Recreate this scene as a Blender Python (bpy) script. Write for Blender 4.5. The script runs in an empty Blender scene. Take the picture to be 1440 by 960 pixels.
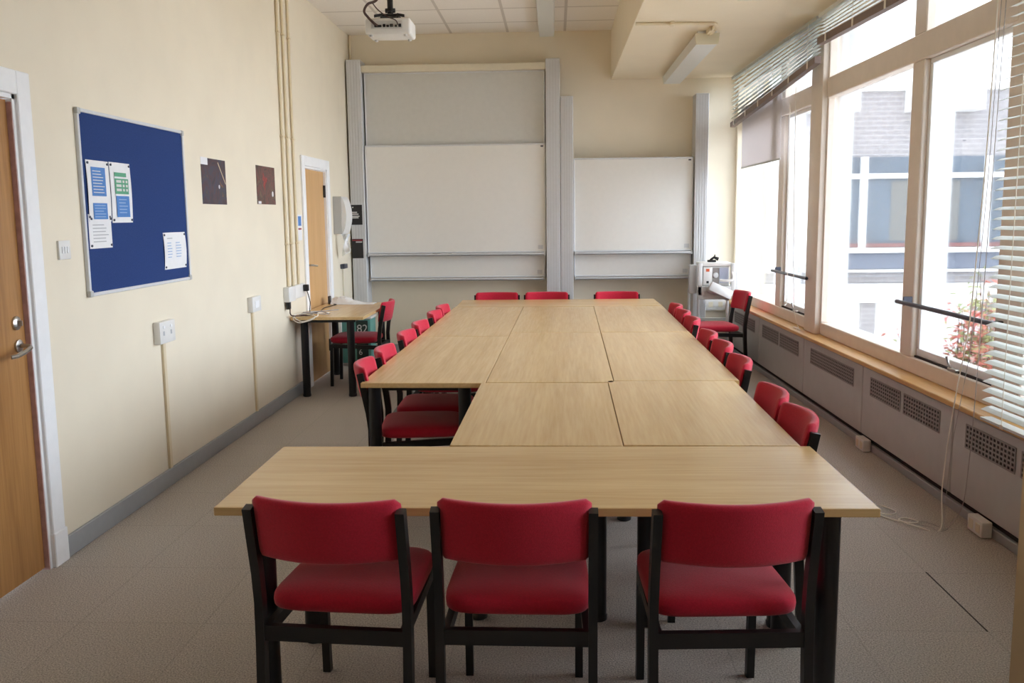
import bpy, bmesh, math, random
from mathutils import Vector, Matrix
random.seed(7)
scene = bpy.context.scene
COL = scene.collection
PI = math.pi

# ------------------------------------------------------------------ materials
def lin(c):
    return tuple((x/12.92 if x <= .04045 else ((x+.055)/1.055)**2.4) for x in [v/255 for v in c])

def nodes_of(m):
    m.use_nodes = True
    nt = m.node_tree
    return nt, nt.nodes['Principled BSDF']

def mat(name, rgb, rough=.6, metal=0.0, var=0.0, scale=20.0, bump=0.0, bscale=None, spec=.5, sheen=0.0):
    """procedural material: colour broken up by noise, optional noise bump"""
    m = bpy.data.materials.new(name)
    nt, b = nodes_of(m)
    c = lin(rgb)
    b.inputs['Roughness'].default_value = rough
    b.inputs['Metallic'].default_value = metal
    b.inputs['Specular IOR Level'].default_value = spec
    if sheen:
        b.inputs['Sheen Weight'].default_value = sheen
    tc = nt.nodes.new('ShaderNodeTexCoord')
    n = nt.nodes.new('ShaderNodeTexNoise')
    n.inputs['Scale'].default_value = scale
    n.inputs['Detail'].default_value = 4
    nt.links.new(tc.outputs['Object'], n.inputs['Vector'])
    r = nt.nodes.new('ShaderNodeValToRGB')
    r.color_ramp.elements[0].position = .3
    r.color_ramp.elements[1].position = .7
    r.color_ramp.elements[0].color = (*[x*(1-var) for x in c], 1)
    r.color_ramp.elements[1].color = (*[min(1, x*(1+var)) for x in c], 1)
    nt.links.new(n.outputs['Fac'], r.inputs['Fac'])
    nt.links.new(r.outputs['Color'], b.inputs['Base Color'])
    if bump:
        n2 = nt.nodes.new('ShaderNodeTexNoise')
        n2.inputs['Scale'].default_value = bscale or scale
        n2.inputs['Detail'].default_value = 3
        nt.links.new(tc.outputs['Object'], n2.inputs['Vector'])
        bp = nt.nodes.new('ShaderNodeBump')
        bp.inputs['Strength'].default_value = bump
        bp.inputs['Distance'].default_value = .004
        nt.links.new(n2.outputs['Fac'], bp.inputs['Height'])
        nt.links.new(bp.outputs['Normal'], b.inputs['Normal'])
    return m

def wood(name, dark, light, axis='X', rough=.4, stretch=.06, scale=9.0, spec=.5):
    """grain running along one object axis"""
    m = bpy.data.materials.new(name)
    nt, b = nodes_of(m)
    b.inputs['Roughness'].default_value = rough
    b.inputs['Specular IOR Level'].default_value = spec
    tc = nt.nodes.new('ShaderNodeTexCoord')
    mp = nt.nodes.new('ShaderNodeMapping')
    s = [1, 1, 1]
    s['XYZ'.index(axis)] = stretch
    mp.inputs['Scale'].default_value = s
    oi = nt.nodes.new('ShaderNodeObjectInfo')
    add = nt.nodes.new('ShaderNodeVectorMath'); add.operation = 'ADD'
    mul = nt.nodes.new('ShaderNodeMath'); mul.operation = 'MULTIPLY'; mul.inputs[1].default_value = 37
    nt.links.new(oi.outputs['Random'], mul.inputs[0])
    nt.links.new(tc.outputs['Object'], mp.inputs['Vector'])
    nt.links.new(mp.outputs['Vector'], add.inputs[0])
    nt.links.new(mul.outputs['Value'], add.inputs[1])
    n1 = nt.nodes.new('ShaderNodeTexNoise')
    n1.inputs['Scale'].default_value = scale
    n1.inputs['Detail'].default_value = 6
    n1.inputs['Roughness'].default_value = .62
    n1.inputs['Distortion'].default_value = .4
    n2 = nt.nodes.new('ShaderNodeTexNoise')
    n2.inputs['Scale'].default_value = scale*9
    n2.inputs['Detail'].default_value = 3
    nt.links.new(add.outputs[0], n1.inputs['Vector'])
    nt.links.new(add.outputs[0], n2.inputs['Vector'])
    mx = nt.nodes.new('ShaderNodeMath'); mx.operation = 'MULTIPLY_ADD'
    mx.inputs[1].default_value = .42
    nt.links.new(n2.outputs['Fac'], mx.inputs[0])
    m3 = nt.nodes.new('ShaderNodeMath'); m3.operation = 'MULTIPLY'; m3.inputs[1].default_value = .58
    nt.links.new(n1.outputs['Fac'], m3.inputs[0])
    nt.links.new(m3.outputs['Value'], mx.inputs[2])
    r = nt.nodes.new('ShaderNodeValToRGB')
    r.color_ramp.elements[0].position = .34
    r.color_ramp.elements[1].position = .66
    r.color_ramp.elements[0].color = (*lin(dark), 1)
    r.color_ramp.elements[1].color = (*lin(light), 1)
    nt.links.new(mx.outputs['Value'], r.inputs['Fac'])
    nt.links.new(r.outputs['Color'], b.inputs['Base Color'])
    return m

def brick_mat(name, c1, c2, mortar, bw, bh, mortar_size, rough=.8, axes='XZ', off=(0, 0), offset=.5, noise=0.0, nscale=300, bump=0.0):
    """tile/brick pattern in a chosen plane of object space"""
    m = bpy.data.materials.new(name)
    nt, b = nodes_of(m)
    b.inputs['Roughness'].default_value = rough
    tc = nt.nodes.new('ShaderNodeTexCoord')
    sp = nt.nodes.new('ShaderNodeSeparateXYZ')
    cb = nt.nodes.new('ShaderNodeCombineXYZ')
    nt.links.new(tc.outputs['Object'], sp.inputs[0])
    for k in range(2):
        ad = nt.nodes.new('ShaderNodeMath'); ad.operation = 'ADD'; ad.inputs[1].default_value = off[k]
        nt.links.new(sp.outputs[axes[k]], ad.inputs[0])
        nt.links.new(ad.outputs[0], cb.inputs[k])
    br = nt.nodes.new('ShaderNodeTexBrick')
    br.offset = offset
    br.inputs['Scale'].default_value = 1
    br.inputs['Brick Width'].default_value = bw
    br.inputs['Row Height'].default_value = bh
    br.inputs['Mortar Size'].default_value = mortar_size
    br.inputs['Mortar Smooth'].default_value = .2
    br.inputs['Color1'].default_value = (*lin(c1), 1)
    br.inputs['Color2'].default_value = (*lin(c2), 1)
    br.inputs['Mortar'].default_value = (*lin(mortar), 1)
    nt.links.new(cb.outputs[0], br.inputs['Vector'])
    out = br.outputs['Color']
    if noise:
        n = nt.nodes.new('ShaderNodeTexNoise')
        n.inputs['Scale'].default_value = nscale
        n.inputs['Detail'].default_value = 2
        nt.links.new(tc.outputs['Object'], n.inputs['Vector'])
        mr = nt.nodes.new('ShaderNodeMapRange')
        mr.inputs['From Min'].default_value = .3; mr.inputs['From Max'].default_value = .7
        mr.inputs['To Min'].default_value = 1-noise; mr.inputs['To Max'].default_value = 1+noise
        nt.links.new(n.outputs['Fac'], mr.inputs['Value'])
        vm = nt.nodes.new('ShaderNodeVectorMath'); vm.operation = 'SCALE'
        nt.links.new(out, vm.inputs[0]); nt.links.new(mr.outputs[0], vm.inputs['Scale'])
        out = vm.outputs[0]
        if bump:
            bp = nt.nodes.new('ShaderNodeBump'); bp.inputs['Strength'].default_value = bump; bp.inputs['Distance'].default_value = .006
            nt.links.new(n.outputs['Fac'], bp.inputs['Height']); nt.links.new(bp.outputs['Normal'], b.inputs['Normal'])
    nt.links.new(out, b.inputs['Base Color'])
    return m

def glass_mat(name, tint=(1, 1, 1), refl=.06):
    m = bpy.data.materials.new(name)
    m.use_nodes = True
    nt = m.node_tree
    nt.nodes.clear()
    o = nt.nodes.new('ShaderNodeOutputMaterial')
    t = nt.nodes.new('ShaderNodeBsdfTransparent'); t.inputs['Color'].default_value = (*tint, 1)
    g = nt.nodes.new('ShaderNodeBsdfGlossy'); g.inputs['Roughness'].default_value = .02
    f = nt.nodes.new('ShaderNodeFresnel'); f.inputs['IOR'].default_value = 1.45
    mx = nt.nodes.new('ShaderNodeMixShader')
    sc = nt.nodes.new('ShaderNodeMath'); sc.operation = 'MULTIPLY'; sc.inputs[1].default_value = .8
    nt.links.new(f.outputs[0], sc.inputs[0])
    nt.links.new(sc.outputs[0], mx.inputs['Fac'])
    nt.links.new(t.outputs[0], mx.inputs[1]); nt.links.new(g.outputs[0], mx.inputs[2])
    nt.links.new(mx.outputs[0], o.inputs['Surface'])
    return m

def translucent_mat(name, rgb, amount=.35, rough=.6):
    m = bpy.data.materials.new(name)
    nt, b = nodes_of(m)
    b.inputs['Base Color'].default_value = (*lin(rgb), 1)
    b.inputs['Roughness'].default_value = rough
    t = nt.nodes.new('ShaderNodeBsdfTranslucent'); t.inputs['Color'].default_value = (*lin(rgb), 1)
    mx = nt.nodes.new('ShaderNodeMixShader'); mx.inputs['Fac'].default_value = amount
    o = nt.nodes['Material Output']
    nt.links.new(b.outputs[0], mx.inputs[1]); nt.links.new(t.outputs[0], mx.inputs[2])
    nt.links.new(mx.outputs[0], o.inputs['Surface'])
    return m

def photo_mat(name, palette, scale=6.0):
    """an out-of-focus dark picture: blotches of the given colours"""
    m = bpy.data.materials.new(name)
    nt, b = nodes_of(m)
    b.inputs['Roughness'].default_value = .35
    tc = nt.nodes.new('ShaderNodeTexCoord')
    n = nt.nodes.new('ShaderNodeTexNoise'); n.inputs['Scale'].default_value = scale; n.inputs['Detail'].default_value = 5; n.inputs['Distortion'].default_value = 1.2
    nt.links.new(tc.outputs['Object'], n.inputs['Vector'])
    r = nt.nodes.new('ShaderNodeValToRGB')
    el = r.color_ramp.elements
    while len(el) < len(palette):
        el.new(.5)
    for i, c in enumerate(palette):
        el[i].position = .3 + .42*i/(len(palette)-1)
        el[i].color = (*lin(c), 1)
    nt.links.new(n.outputs['Fac'], r.inputs['Fac'])
    nt.links.new(r.outputs['Color'], b.inputs['Base Color'])
    return m

M = {}
M['wall'] = mat('cream_paint', (232, 222, 201), .55, var=.025, scale=3, bump=.05, bscale=120)
M['soffit'] = mat('cream_soffit_paint', (233, 221, 196), .6, var=.02, scale=3)
M['white_paint'] = mat('white_gloss_paint', (242, 243, 245), .4, var=.02)
M['grey_skirting'] = mat('grey_skirting_paint', (158, 161, 164), .5, var=.03)
M['ceiling'] = brick_mat('ceiling_tiles', (240, 235, 228), (237, 232, 225), (205, 198, 190), .63, .645, .016, .9, 'XY', (.52, -9.92), 0.0, noise=.03, nscale=90)
M['carpet'] = brick_mat('carpet_tiles', (183, 176, 169), (180, 173, 166), (171, 164, 157), .5, .565, .004, .95, 'XY', (-1.617+.5*8, -3.33+.565*8), 0.0, noise=.42, nscale=170, bump=.5)
M['table'] = wood('light_oak_laminate', (204, 168, 114), (224, 192, 140), 'X', .26, .05, 8)
M['table_edge'] = M['table']
M['door_wood'] = wood('door_veneer', (150, 103, 54), (182, 134, 80), 'Z', .4, .05, 9)
M['far_door_wood'] = wood('pale_door_veneer', (196, 152, 98), (210, 168, 116), 'Z', .45, .05, 9)
M['sill_wood'] = wood('varnished_sill_wood', (196, 148, 84), (222, 182, 120), 'Y', .35, .05, 12)
M['black_metal'] = mat('black_painted_frame', (22, 21, 22), .38, var=.1, scale=40)
M['black_leg'] = mat('black_tubular_leg', (20, 20, 23), .28, var=.1, scale=30)
M['red'] = mat('red_wool_fabric', (190, 31, 57), .85, var=.10, scale=180, bump=.35, bscale=420, spec=.2, sheen=.25)
M['black_plastic'] = mat('black_plastic', (24, 23, 25), .45, var=.05)
M['white_plastic'] = mat('white_plastic', (226, 225, 222), .4, var=.02)
M['cream_plastic'] = mat('cream_plastic', (222, 214, 192), .5, var=.02)
M['conduit'] = mat('cream_conduit', (222, 207, 176), .5, var=.02)
M['alu'] = mat('grey_aluminium', (214, 216, 219), .4, .05, var=.03, scale=40)
M['column'] = mat('pale_grey_column', (205, 206, 208), .45, .05, var=.02, scale=30)
M['board'] = mat('whiteboard_enamel', (232, 231, 227), .3, var=.01)
M['board_grey'] = mat('grey_projection_surface', (208, 208, 204), .5, var=.02)
M['steel'] = mat('satin_steel', (190, 186, 180), .28, .9, var=.05)
M['blue_felt'] = mat('blue_felt', (48, 68, 118), .95, var=.12, scale=160, bump=.3, bscale=300, spec=.1)
M['paper'] = mat('white_paper', (232, 232, 234), .7, var=.02)
M['blue_ink'] = mat('blue_print', (74, 128, 196), .6, var=.06, scale=60)
M['pale_ink'] = mat('pale_blue_print', (150, 178, 214), .6)
M['green_ink'] = mat('green_print', (88, 160, 126), .6, var=.06, scale=60)
M['grey_ink'] = mat('grey_print', (176, 178, 182), .6)
M['black_card'] = mat('black_card', (30, 29, 31), .5, var=.05)
M['white_ink'] = mat('white_print', (214, 214, 212), .6)
M['red_ink'] = mat('dull_red_print', (150, 52, 60), .6)
M['radiator'] = mat('grey_steel_casing', (186, 183, 181), .3, .1, var=.03, scale=10)
M['grille'] = mat('dark_grille', (64, 60, 58), .6, var=.1)
M['grille_bar'] = mat('grey_grille_bar', (150, 144, 141), .45, .1)
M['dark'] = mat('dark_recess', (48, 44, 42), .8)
M['frame_paint'] = mat('cream_window_paint', (226, 214, 202), .45, var=.03, scale=10)
M['outer_frame'] = mat('white_window_exterior', (238, 240, 242), .5, var=.01)
M['slat'] = mat('pale_green_grey_slat', (214, 219, 216), .4, .05, var=.02)
M['slat_dark'] = mat('grey_blind_slat', (176, 181, 176), .45, .05, var=.03)
M['brown_rail'] = mat('brown_bottom_rail', (112, 92, 84), .5, var=.05)
M['roller'] = translucent_mat('grey_roller_cloth', (222, 217, 217), .4)
M['cord'] = mat('white_cord', (236, 231, 220), .7)
M['dark_cord'] = mat('dark_cable', (72, 48, 40), .6)
M['grey_cord'] = mat('grey_cord', (172, 166, 164), .7)
M['bar'] = mat('blue_grey_bar', (78, 80, 92), .35, .5)
M['glass'] = glass_mat('clear_window_glass')
M['facade_glass'] = mat('blue_grey_facade_glass', (94, 107, 121), .3, var=.18, scale=1.2, spec=.2)  # opaque panes, the sky they reflect is put into the blue-grey colour
M['facade_brick'] = brick_mat('pale_facade_brick', (160, 157, 160), (151, 148, 152), (180, 177, 178), .225, .075, .010, .9, 'XZ')
M['facade_white'] = mat('white_facade_panel', (236, 236, 236), .6)
M['facade_spandrel'] = mat('grey_spandrel_panel', (104, 113, 130), .7, var=.05)
M['facade_red'] = mat('red_sill_strip', (128, 84, 84), .6)
M['ground'] = mat('pale_paving', (196, 194, 190), .9, var=.05, scale=2)
M['leaf_red'] = translucent_mat('red_leaf', (224, 158, 146), .5)
M['leaf_green'] = translucent_mat('green_leaf', (196, 206, 158), .5)
M['stem'] = mat('brown_stem', (96, 74, 60), .8)
M['teal'] = mat('teal_plastic_box', (98, 160, 152), .5, var=.05)
M['dark_green'] = mat('dark_green_label', (34, 52, 48), .5)
M['trolley'] = mat('white_powder_coat', (206, 206, 205), .45, var=.02)
M['trolley_grey'] = mat('grey_powder_coat', (184, 184, 182), .5, var=.02)
M['machine'] = mat('pale_machine_case', (206, 206, 204), .45, var=.03)
M['machine_blue'] = mat('pale_blue_panel', (176, 184, 204), .45)
M['orange'] = mat('orange_label', (214, 98, 60), .5)
M['teal_grey'] = mat('teal_grey_shelf', (150, 174, 176), .5)
M['lamp'] = mat('frosted_lamp_diffuser', (216, 218, 214), .35, var=.01)
M['lamp_end'] = mat('cream_lamp_end', (226, 220, 196), .5)
M['crumple'] = mat('white_plastic_bag', (238, 241, 244), .4, var=.05, scale=30)
M['art_blue'] = photo_mat('dark_blue_picture', [(36, 26, 34), (44, 40, 60), (72, 44, 50), (50, 54, 82), (54, 56, 56), (128, 84, 58)], 9)
M['art_red'] = photo_mat('dark_red_picture', [(58, 46, 40), (48, 42, 38), (112, 58, 56), (66, 52, 50), (112, 92, 72), (84, 48, 46)], 9)
M['rust'] = mat('dull_red_brown_strip', (196, 160, 160), .6, var=.15, scale=25)
M['pier'] = mat('beige_pier_paint', (212, 188, 148), .6, var=.02, scale=3)

# ------------------------------------------------------------------ mesh building
class MB:
    def __init__(s):
        s.v, s.f = [], []
    def add(s, vs, fs):
        n = len(s.v)
        s.v += [tuple(p) for p in vs]
        s.f += [tuple(i+n for i in f) for f in fs]
        return s
    def box(s, a, b, bev=0.0, seg=2, mtx=None):
        """axis aligned box from corner a to corner b, optionally bevelled / transformed"""
        lo = [min(a[i], b[i]) for i in range(3)]
        hi = [max(a[i], b[i]) for i in range(3)]
        if not bev and mtx is None:
            v = [(x, y, z) for z in (lo[2], hi[2]) for y in (lo[1], hi[1]) for x in (lo[0], hi[0])]
            return s.add(v, [(0, 2, 3, 1), (4, 5, 7, 6), (0, 1, 5, 4), (2, 6, 7, 3), (0, 4, 6, 2), (1, 3, 7, 5)])
        bm = bmesh.new()
        bmesh.ops.create_cube(bm, size=1)
        for v in bm.verts:
            v.co = Vector([(lo[i]+hi[i])/2 + v.co[i]*(hi[i]-lo[i]) for i in range(3)])
        if bev:
            bmesh.ops.bevel(bm, geom=bm.edges[:], offset=bev, segments=seg, profile=.5, affect='EDGES')
        if mtx is not None:
            bm.transform(mtx)
        bm.verts.index_update()
        s.add([v.co.copy() for v in bm.verts], [[v.index for v in f.verts] for f in bm.faces])
        bm.free()
        return s
    def tube(s, pts, r, n=10, cap=True):
        pts = [Vector(p) for p in pts]
        rs = r if isinstance(r, (list, tuple)) else [r]*len(pts)
        vs, fs = [], []
        up = None
        for i, p in enumerate(pts):
            t = (pts[min(i+1, len(pts)-1)] - pts[max(i-1, 0)])
            if t.length < 1e-9:
                t = Vector((0, 0, 1))
            t.normalize()
            if up is None:
                up = Vector((0, 0, 1)) if abs(t.z) < .9 else Vector((1, 0, 0))
            a = up - t*up.dot(t)
            if a.length < 1e-6:
                a = t.orthogonal()
            a.normalize(); up = a
            b = t.cross(a)
            for k in range(n):
                an = 2*PI*k/n
                vs.append(p + (a*math.cos(an) + b*math.sin(an))*rs[i])
        for i in range(len(pts)-1):
            for k in range(n):
                k2 = (k+1) % n
                fs.append((i*n+k, i*n+k2, (i+1)*n+k2, (i+1)*n+k))
        if cap:
            fs.append(tuple(range(n-1, -1, -1)))
            fs.append(tuple((len(pts)-1)*n+k for k in range(n)))
        return s.add(vs, fs)
    def bar(s, pts, w, d, side=(1, 0, 0)):
        """rectangular section swept along a path: w across `side`, d across the other way"""
        side = Vector(side).normalized()
        pts = [Vector(p) for p in pts]
        vs, fs = [], []
        for i, p in enumerate(pts):
            t = (pts[min(i+1, len(pts)-1)] - pts[max(i-1, 0)]).normalized()
            o = side.cross(t).normalized()
            for sx, sy in ((-1, -1), (1, -1), (1, 1), (-1, 1)):
                vs.append(p + side*(w/2*sx) + o*(d/2*sy))
        for i in range(len(pts)-1):
            for k in range(4):
                k2 = (k+1) % 4
                fs.append((i*4+k, i*4+k2, (i+1)*4+k2, (i+1)*4+k))
        fs.append((3, 2, 1, 0)); e = (len(pts)-1)*4
        fs.append((e, e+1, e+2, e+3))
        return s.add(vs, fs)
    def lathe(s, prof, c=(0, 0, 0), n=24, axis='Z'):
        vs, fs = [], []
        for r, h in prof:
            for k in range(n):
                a = 2*PI*k/n
                x, y = r*math.cos(a), r*math.sin(a)
                p = {'Z': (x, y, h), 'X': (h, x, y), 'Y': (x, h, y)}[axis]
                vs.append((p[0]+c[0], p[1]+c[1], p[2]+c[2]))
        for i in range(len(prof)-1):
            for k in range(n):
                k2 = (k+1) % n
                fs.append((i*n+k, i*n+k2, (i+1)*n+k2, (i+1)*n+k))
        fs.append(tuple(range(n-1, -1, -1)))
        fs.append(tuple((len(prof)-1)*n+k for k in range(n)))
        return s.add(vs, fs)
    def prism(s, poly, lo, hi, axis='Y'):
        """polygon (2-D, in the two remaining axes) extruded along axis"""
        n = len(poly)
        def P(u, w, h):
            return {'X': (h, u, w), 'Y': (u, h, w), 'Z': (u, w, h)}[axis]
        vs = [P(u, w, lo) for u, w in poly] + [P(u, w, hi) for u, w in poly]
        fs = [tuple(range(n)), tuple(range(2*n-1, n-1, -1))]
        for k in range(n):
            k2 = (k+1) % n
            fs.append((k, k+n, k2+n, k2))
        return s.add(vs, fs)

BASE = {}
RWA = math.atan(.018)                       # the window wall stands about one degree off square
def rw(p):
    c, s_ = math.cos(RWA), math.sin(RWA)
    return (p[0]*c - p[1]*s_, p[0]*s_ + p[1]*c, p[2])

def tag(o, label=None, cat=None, group=None, kind=None):
    if label: o['label'] = label
    if cat: o['category'] = cat
    if group: o['group'] = group
    if kind: o['kind'] = kind
    return o

def build(mb, name, material, parent=None, at=(0, 0, 0), rot=None, smooth=True, angle=.6):
    base = BASE.get(parent, (0, 0, 0)) if parent is not None else at
    me = bpy.data.meshes.new(name)
    me.from_pydata([(x-base[0], y-base[1], z-base[2]) for x, y, z in mb.v], [], mb.f)
    bm = bmesh.new(); bm.from_mesh(me)
    bmesh.ops.recalc_face_normals(bm, faces=bm.faces[:])
    bm.to_mesh(me); bm.free()
    if smooth:
        me.polygons.foreach_set('use_smooth', [True]*len(me.polygons))
        me.set_sharp_from_angle(angle=angle)
    me.materials.append(material)
    o = bpy.data.objects.new(name, me)
    COL.objects.link(o)
    if parent is not None:
        o.parent = parent
        BASE[o] = base
    else:
        if rot == 'rw':
            o.location = rw(at); o.rotation_euler.z = RWA
        else:
            o.location = at
        BASE[o] = at
    return o

def thing(name, label, cat, at=(0, 0, 0), group=None, rot=None, kind=None):
    o = bpy.data.objects.new(name, None)
    o.empty_display_size = .1
    COL.objects.link(o)
    if rot == 'rw':
        o.location = rw(at); o.rotation_euler.z = RWA
    else:
        o.location = at
    BASE[o] = at
    return tag(o, label, cat, group, kind)

def dup(root, loc, rotz, label, group=None):
    """copy of a thing with its parts and sub-parts"""
    r = root.copy(); COL.objects.link(r)
    r.location = loc; r.rotation_euler = (0, 0, rotz)
    r['label'] = label
    if group: r['group'] = group
    for ch in list(root.children):
        c = ch.copy(); COL.objects.link(c); c.parent = r
        for g in list(ch.children):
            d = g.copy(); COL.objects.link(d); d.parent = c
    return r

def text_obj(body, name, material, parent, loc, rot, size, depth=.001):
    """lettering turned into a mesh part"""
    cu = bpy.data.curves.new(name, 'FONT')
    cu.body = body; cu.size = size; cu.extrude = depth
    tmp = bpy.data.objects.new(name+'_tmp', cu)
    COL.objects.link(tmp)
    dg = bpy.context.evaluated_depsgraph_get()
    me = bpy.data.meshes.new_from_object(tmp.evaluated_get(dg))
    bpy.data.objects.remove(tmp)
    me.materials.clear(); me.materials.append(material)
    o = bpy.data.objects.new(name, me)
    COL.objects.link(o)
    o.parent = parent
    b = BASE[parent]
    o.location = (loc[0]-b[0], loc[1]-b[1], loc[2]-b[2]); o.rotation_euler = rot
    return o

# ------------------------------------------------------------------ room dimensions
XL, YB, ZC = -2.305, 10.45, 3.58
Y0 = -1.6                                    # wall behind the camera
ZS = 3.05                                    # soffit on the window side
XBEAM = .62

# floor / ceiling
build(MB().box((XL-.2, Y0-.2, -.12), (2.6, YB+.2, 0)), 'floor', M['carpet'])
tag(bpy.data.objects['floor'], kind='structure')
tag(build(MB().box((XL-.2, Y0-.2, ZC), (XBEAM+.1, YB+.2, ZC+.1)), 'ceiling', M['ceiling']), kind='structure')
# lowered soffit with its downstand face
sof = MB().box((XBEAM, Y0-.2, ZS), (2.45, YB+.15, ZC+.1), .004, 1)
tag(build(sof, 'trim_1', M['soffit']), kind='structure')

# left wall with two door openings
D1 = (2.95, 3.89, 2.11)      # opening of near door: y0, y1, height
D2 = (8.37, 9.205, 2.05)
wl = MB()
T = XL-.14
for a, b, z0, z1 in ((Y0-.2, D1[0], 0, ZC), (D1[1], D2[0], 0, ZC), (D2[1], YB+.2, 0, ZC), (D1[0], D1[1], D1[2], ZC), (D2[0], D2[1], D2[2], ZC)):
    wl.box((T, a, z0), (XL, b, z1))
tag(build(wl, 'wall_left', M['wall']), kind='structure')
tag(build(MB().box((XL-.2, YB, 0), (2.36, YB+.15, ZC)), 'wall_back', M['wall']), kind='structure')
tag(build(MB().box((XL-.2, Y0-.15, 0), (2.6, Y0, ZC)), 'wall_front', M['wall']), kind='structure')

# skirting
def skirt(name, a, b):
    o = build(MB().box(a, b, .004, 1), name, M['grey_skirting'])
    tag(o, kind='structure')
skirt('baseboard_left', (XL, 3.985, 0), (XL+.016, 8.285, .104))
skirt('baseboard_left.001', (XL, 9.33, 0), (XL+.016, YB, .104))
skirt('baseboard_left.002', (XL, Y0, 0), (XL+.016, 2.86, .104))
skirt('baseboard_back', (XL+.016, YB-.016, 0), (2.05, YB, .104))

# doors --------------------------------------------------------------
def door(name, d, leaf_mat, rec, arch, handle):
    y0, y1, h = d
    t = thing(name, None, None, (XL, (y0+y1)/2, 0), kind='structure')
    fr = MB()
    # lining inside the opening, then the architrave on the wall face
    fr.box((T, y1-.025, 0), (XL+.004, y1, h)); fr.box((T, y0, 0), (XL+.004, y0+.025, h)); fr.box((T, y0, h-.025), (XL+.004, y1, h))
    fr.box((XL, y1-.006, 0), (XL+.02, y1+arch, h+arch), .004, 1)
    fr.box((XL, y0-arch, 0), (XL+.02, y0+.006, h+arch), .004, 1)
    fr.box((XL, y0+.006, h-.006), (XL+.02, y1-.006, h+arch), .004, 1)
    build(fr, 'door_frame', M['white_paint'], t)
    lf = build(MB().box((XL-rec-.04, y0+.03, .008), (XL-rec, y1-.03, h-.03), .002, 1), 'door_leaf', leaf_mat, t)
    return t, lf
d1, leaf1 = door('door_1', D1, M['door_wood'], .02, .095, True)
# red-brown worn strip down the closing edge, plinth block, lock and lever
build(MB().box((XL-.03, 3.8595, .0), (XL+.002, 3.868, 2.07)), 'sealing_strip', M['rust'], d1)
build(MB().box((XL, 3.88, 0), (XL+.026, 3.992, .16), .004, 1), 'plinth_block', M['white_paint'], d1)
lk = MB().lathe([(.001, XL-.02), (.03, XL-.02), (.03, XL-.012), (.021, XL-.006), (.0001, XL-.006)], (0, 3.795, 1.135), 24, 'X')
lk.box((XL-.008, 3.792, 1.123), (XL+.012, 3.798, 1.147), .002, 1)
build(lk, 'thumb_lock', M['steel'], d1)
hd = MB().lathe([(.001, XL-.02), (.028, XL-.02), (.028, XL-.012), (.012, XL-.008), (.0001, XL-.008)], (0, 3.80, 1.035), 24, 'X')
hd.tube([(XL-.01, 3.80, 1.035), (XL+.03, 3.80, 1.035), (XL+.045, 3.785, 1.03), (XL+.047, 3.74, 1.018), (XL+.046, 3.68, 1.008), (XL+.03, 3.665, 1.006)], .0095, 10)
build(hd, 'lever_handle', M['steel'], d1)
d2, leaf2 = door('door_2', D2, M['far_door_wood'], .02, .085, True)
hd = MB().lathe([(.001, XL-.02), (.026, XL-.02), (.026, XL-.012), (.0001, XL-.012)], (0, 8.46, 1.13), 16, 'X')
hd.tube([(XL-.012, 8.46, 1.13), (XL+.04, 8.46, 1.13), (XL+.045, 8.5, 1.125), (XL+.045, 8.57, 1.12)], .009, 8)
build(hd, 'lever_handle', M['steel'], d2)
build(MB().box((XL-.022, 9.15, 1.77), (XL-.008, 9.176, 1.89)).tube([(XL-.008, 9.176, 1.77), (XL-.008, 9.176, 1.89)], .007, 8), 'hinge', M['dark'], d2)
build(MB().box((XL-.022, 9.15, .22), (XL-.008, 9.176, .34)).tube([(XL-.008, 9.176, .22), (XL-.008, 9.176, .34)], .007, 8), 'hinge', M['dark'], d2)

# ------------------------------------------------------------------ window wall (built in its own frame, ly = along the wall)
XG = 2.27                                     # inner face of the window frames
XO = 2.42                                     # outer face
def rwobj(mb, name, m, label=None, cat=None, kind=None, at=(0, 0, 0), group=None, smooth=True):
    return tag(build(mb, name, m, None, at, 'rw', smooth), label, cat, group, kind)

# wall below the sill and head above the windows
rwobj(MB().box((2.24, Y0-.3, -.1), (2.42, YB+.17, .57)), 'wall_right', M['wall'], kind='structure')
rwobj(MB().box((2.24, Y0-.3, 2.985), (2.42, YB+.17, 3.2)), 'wall_right.001', M['soffit'], kind='structure')
rwobj(MB().box((2.2, 10.36, .5), (2.40, 10.62, 3.1)), 'wall_right.002', M['wall'], kind='structure')
# sill board
rwobj(MB().box((2.135, 2.66, .558), (2.29, 10.42, .587), .004, 1), 'trim_2', M['sill_wood'], kind='structure')
rwobj(MB().box((2.135, Y0, .558), (2.29, 2.44, .587), .004, 1), 'trim_2.001', M['sill_wood'], kind='structure')

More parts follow.
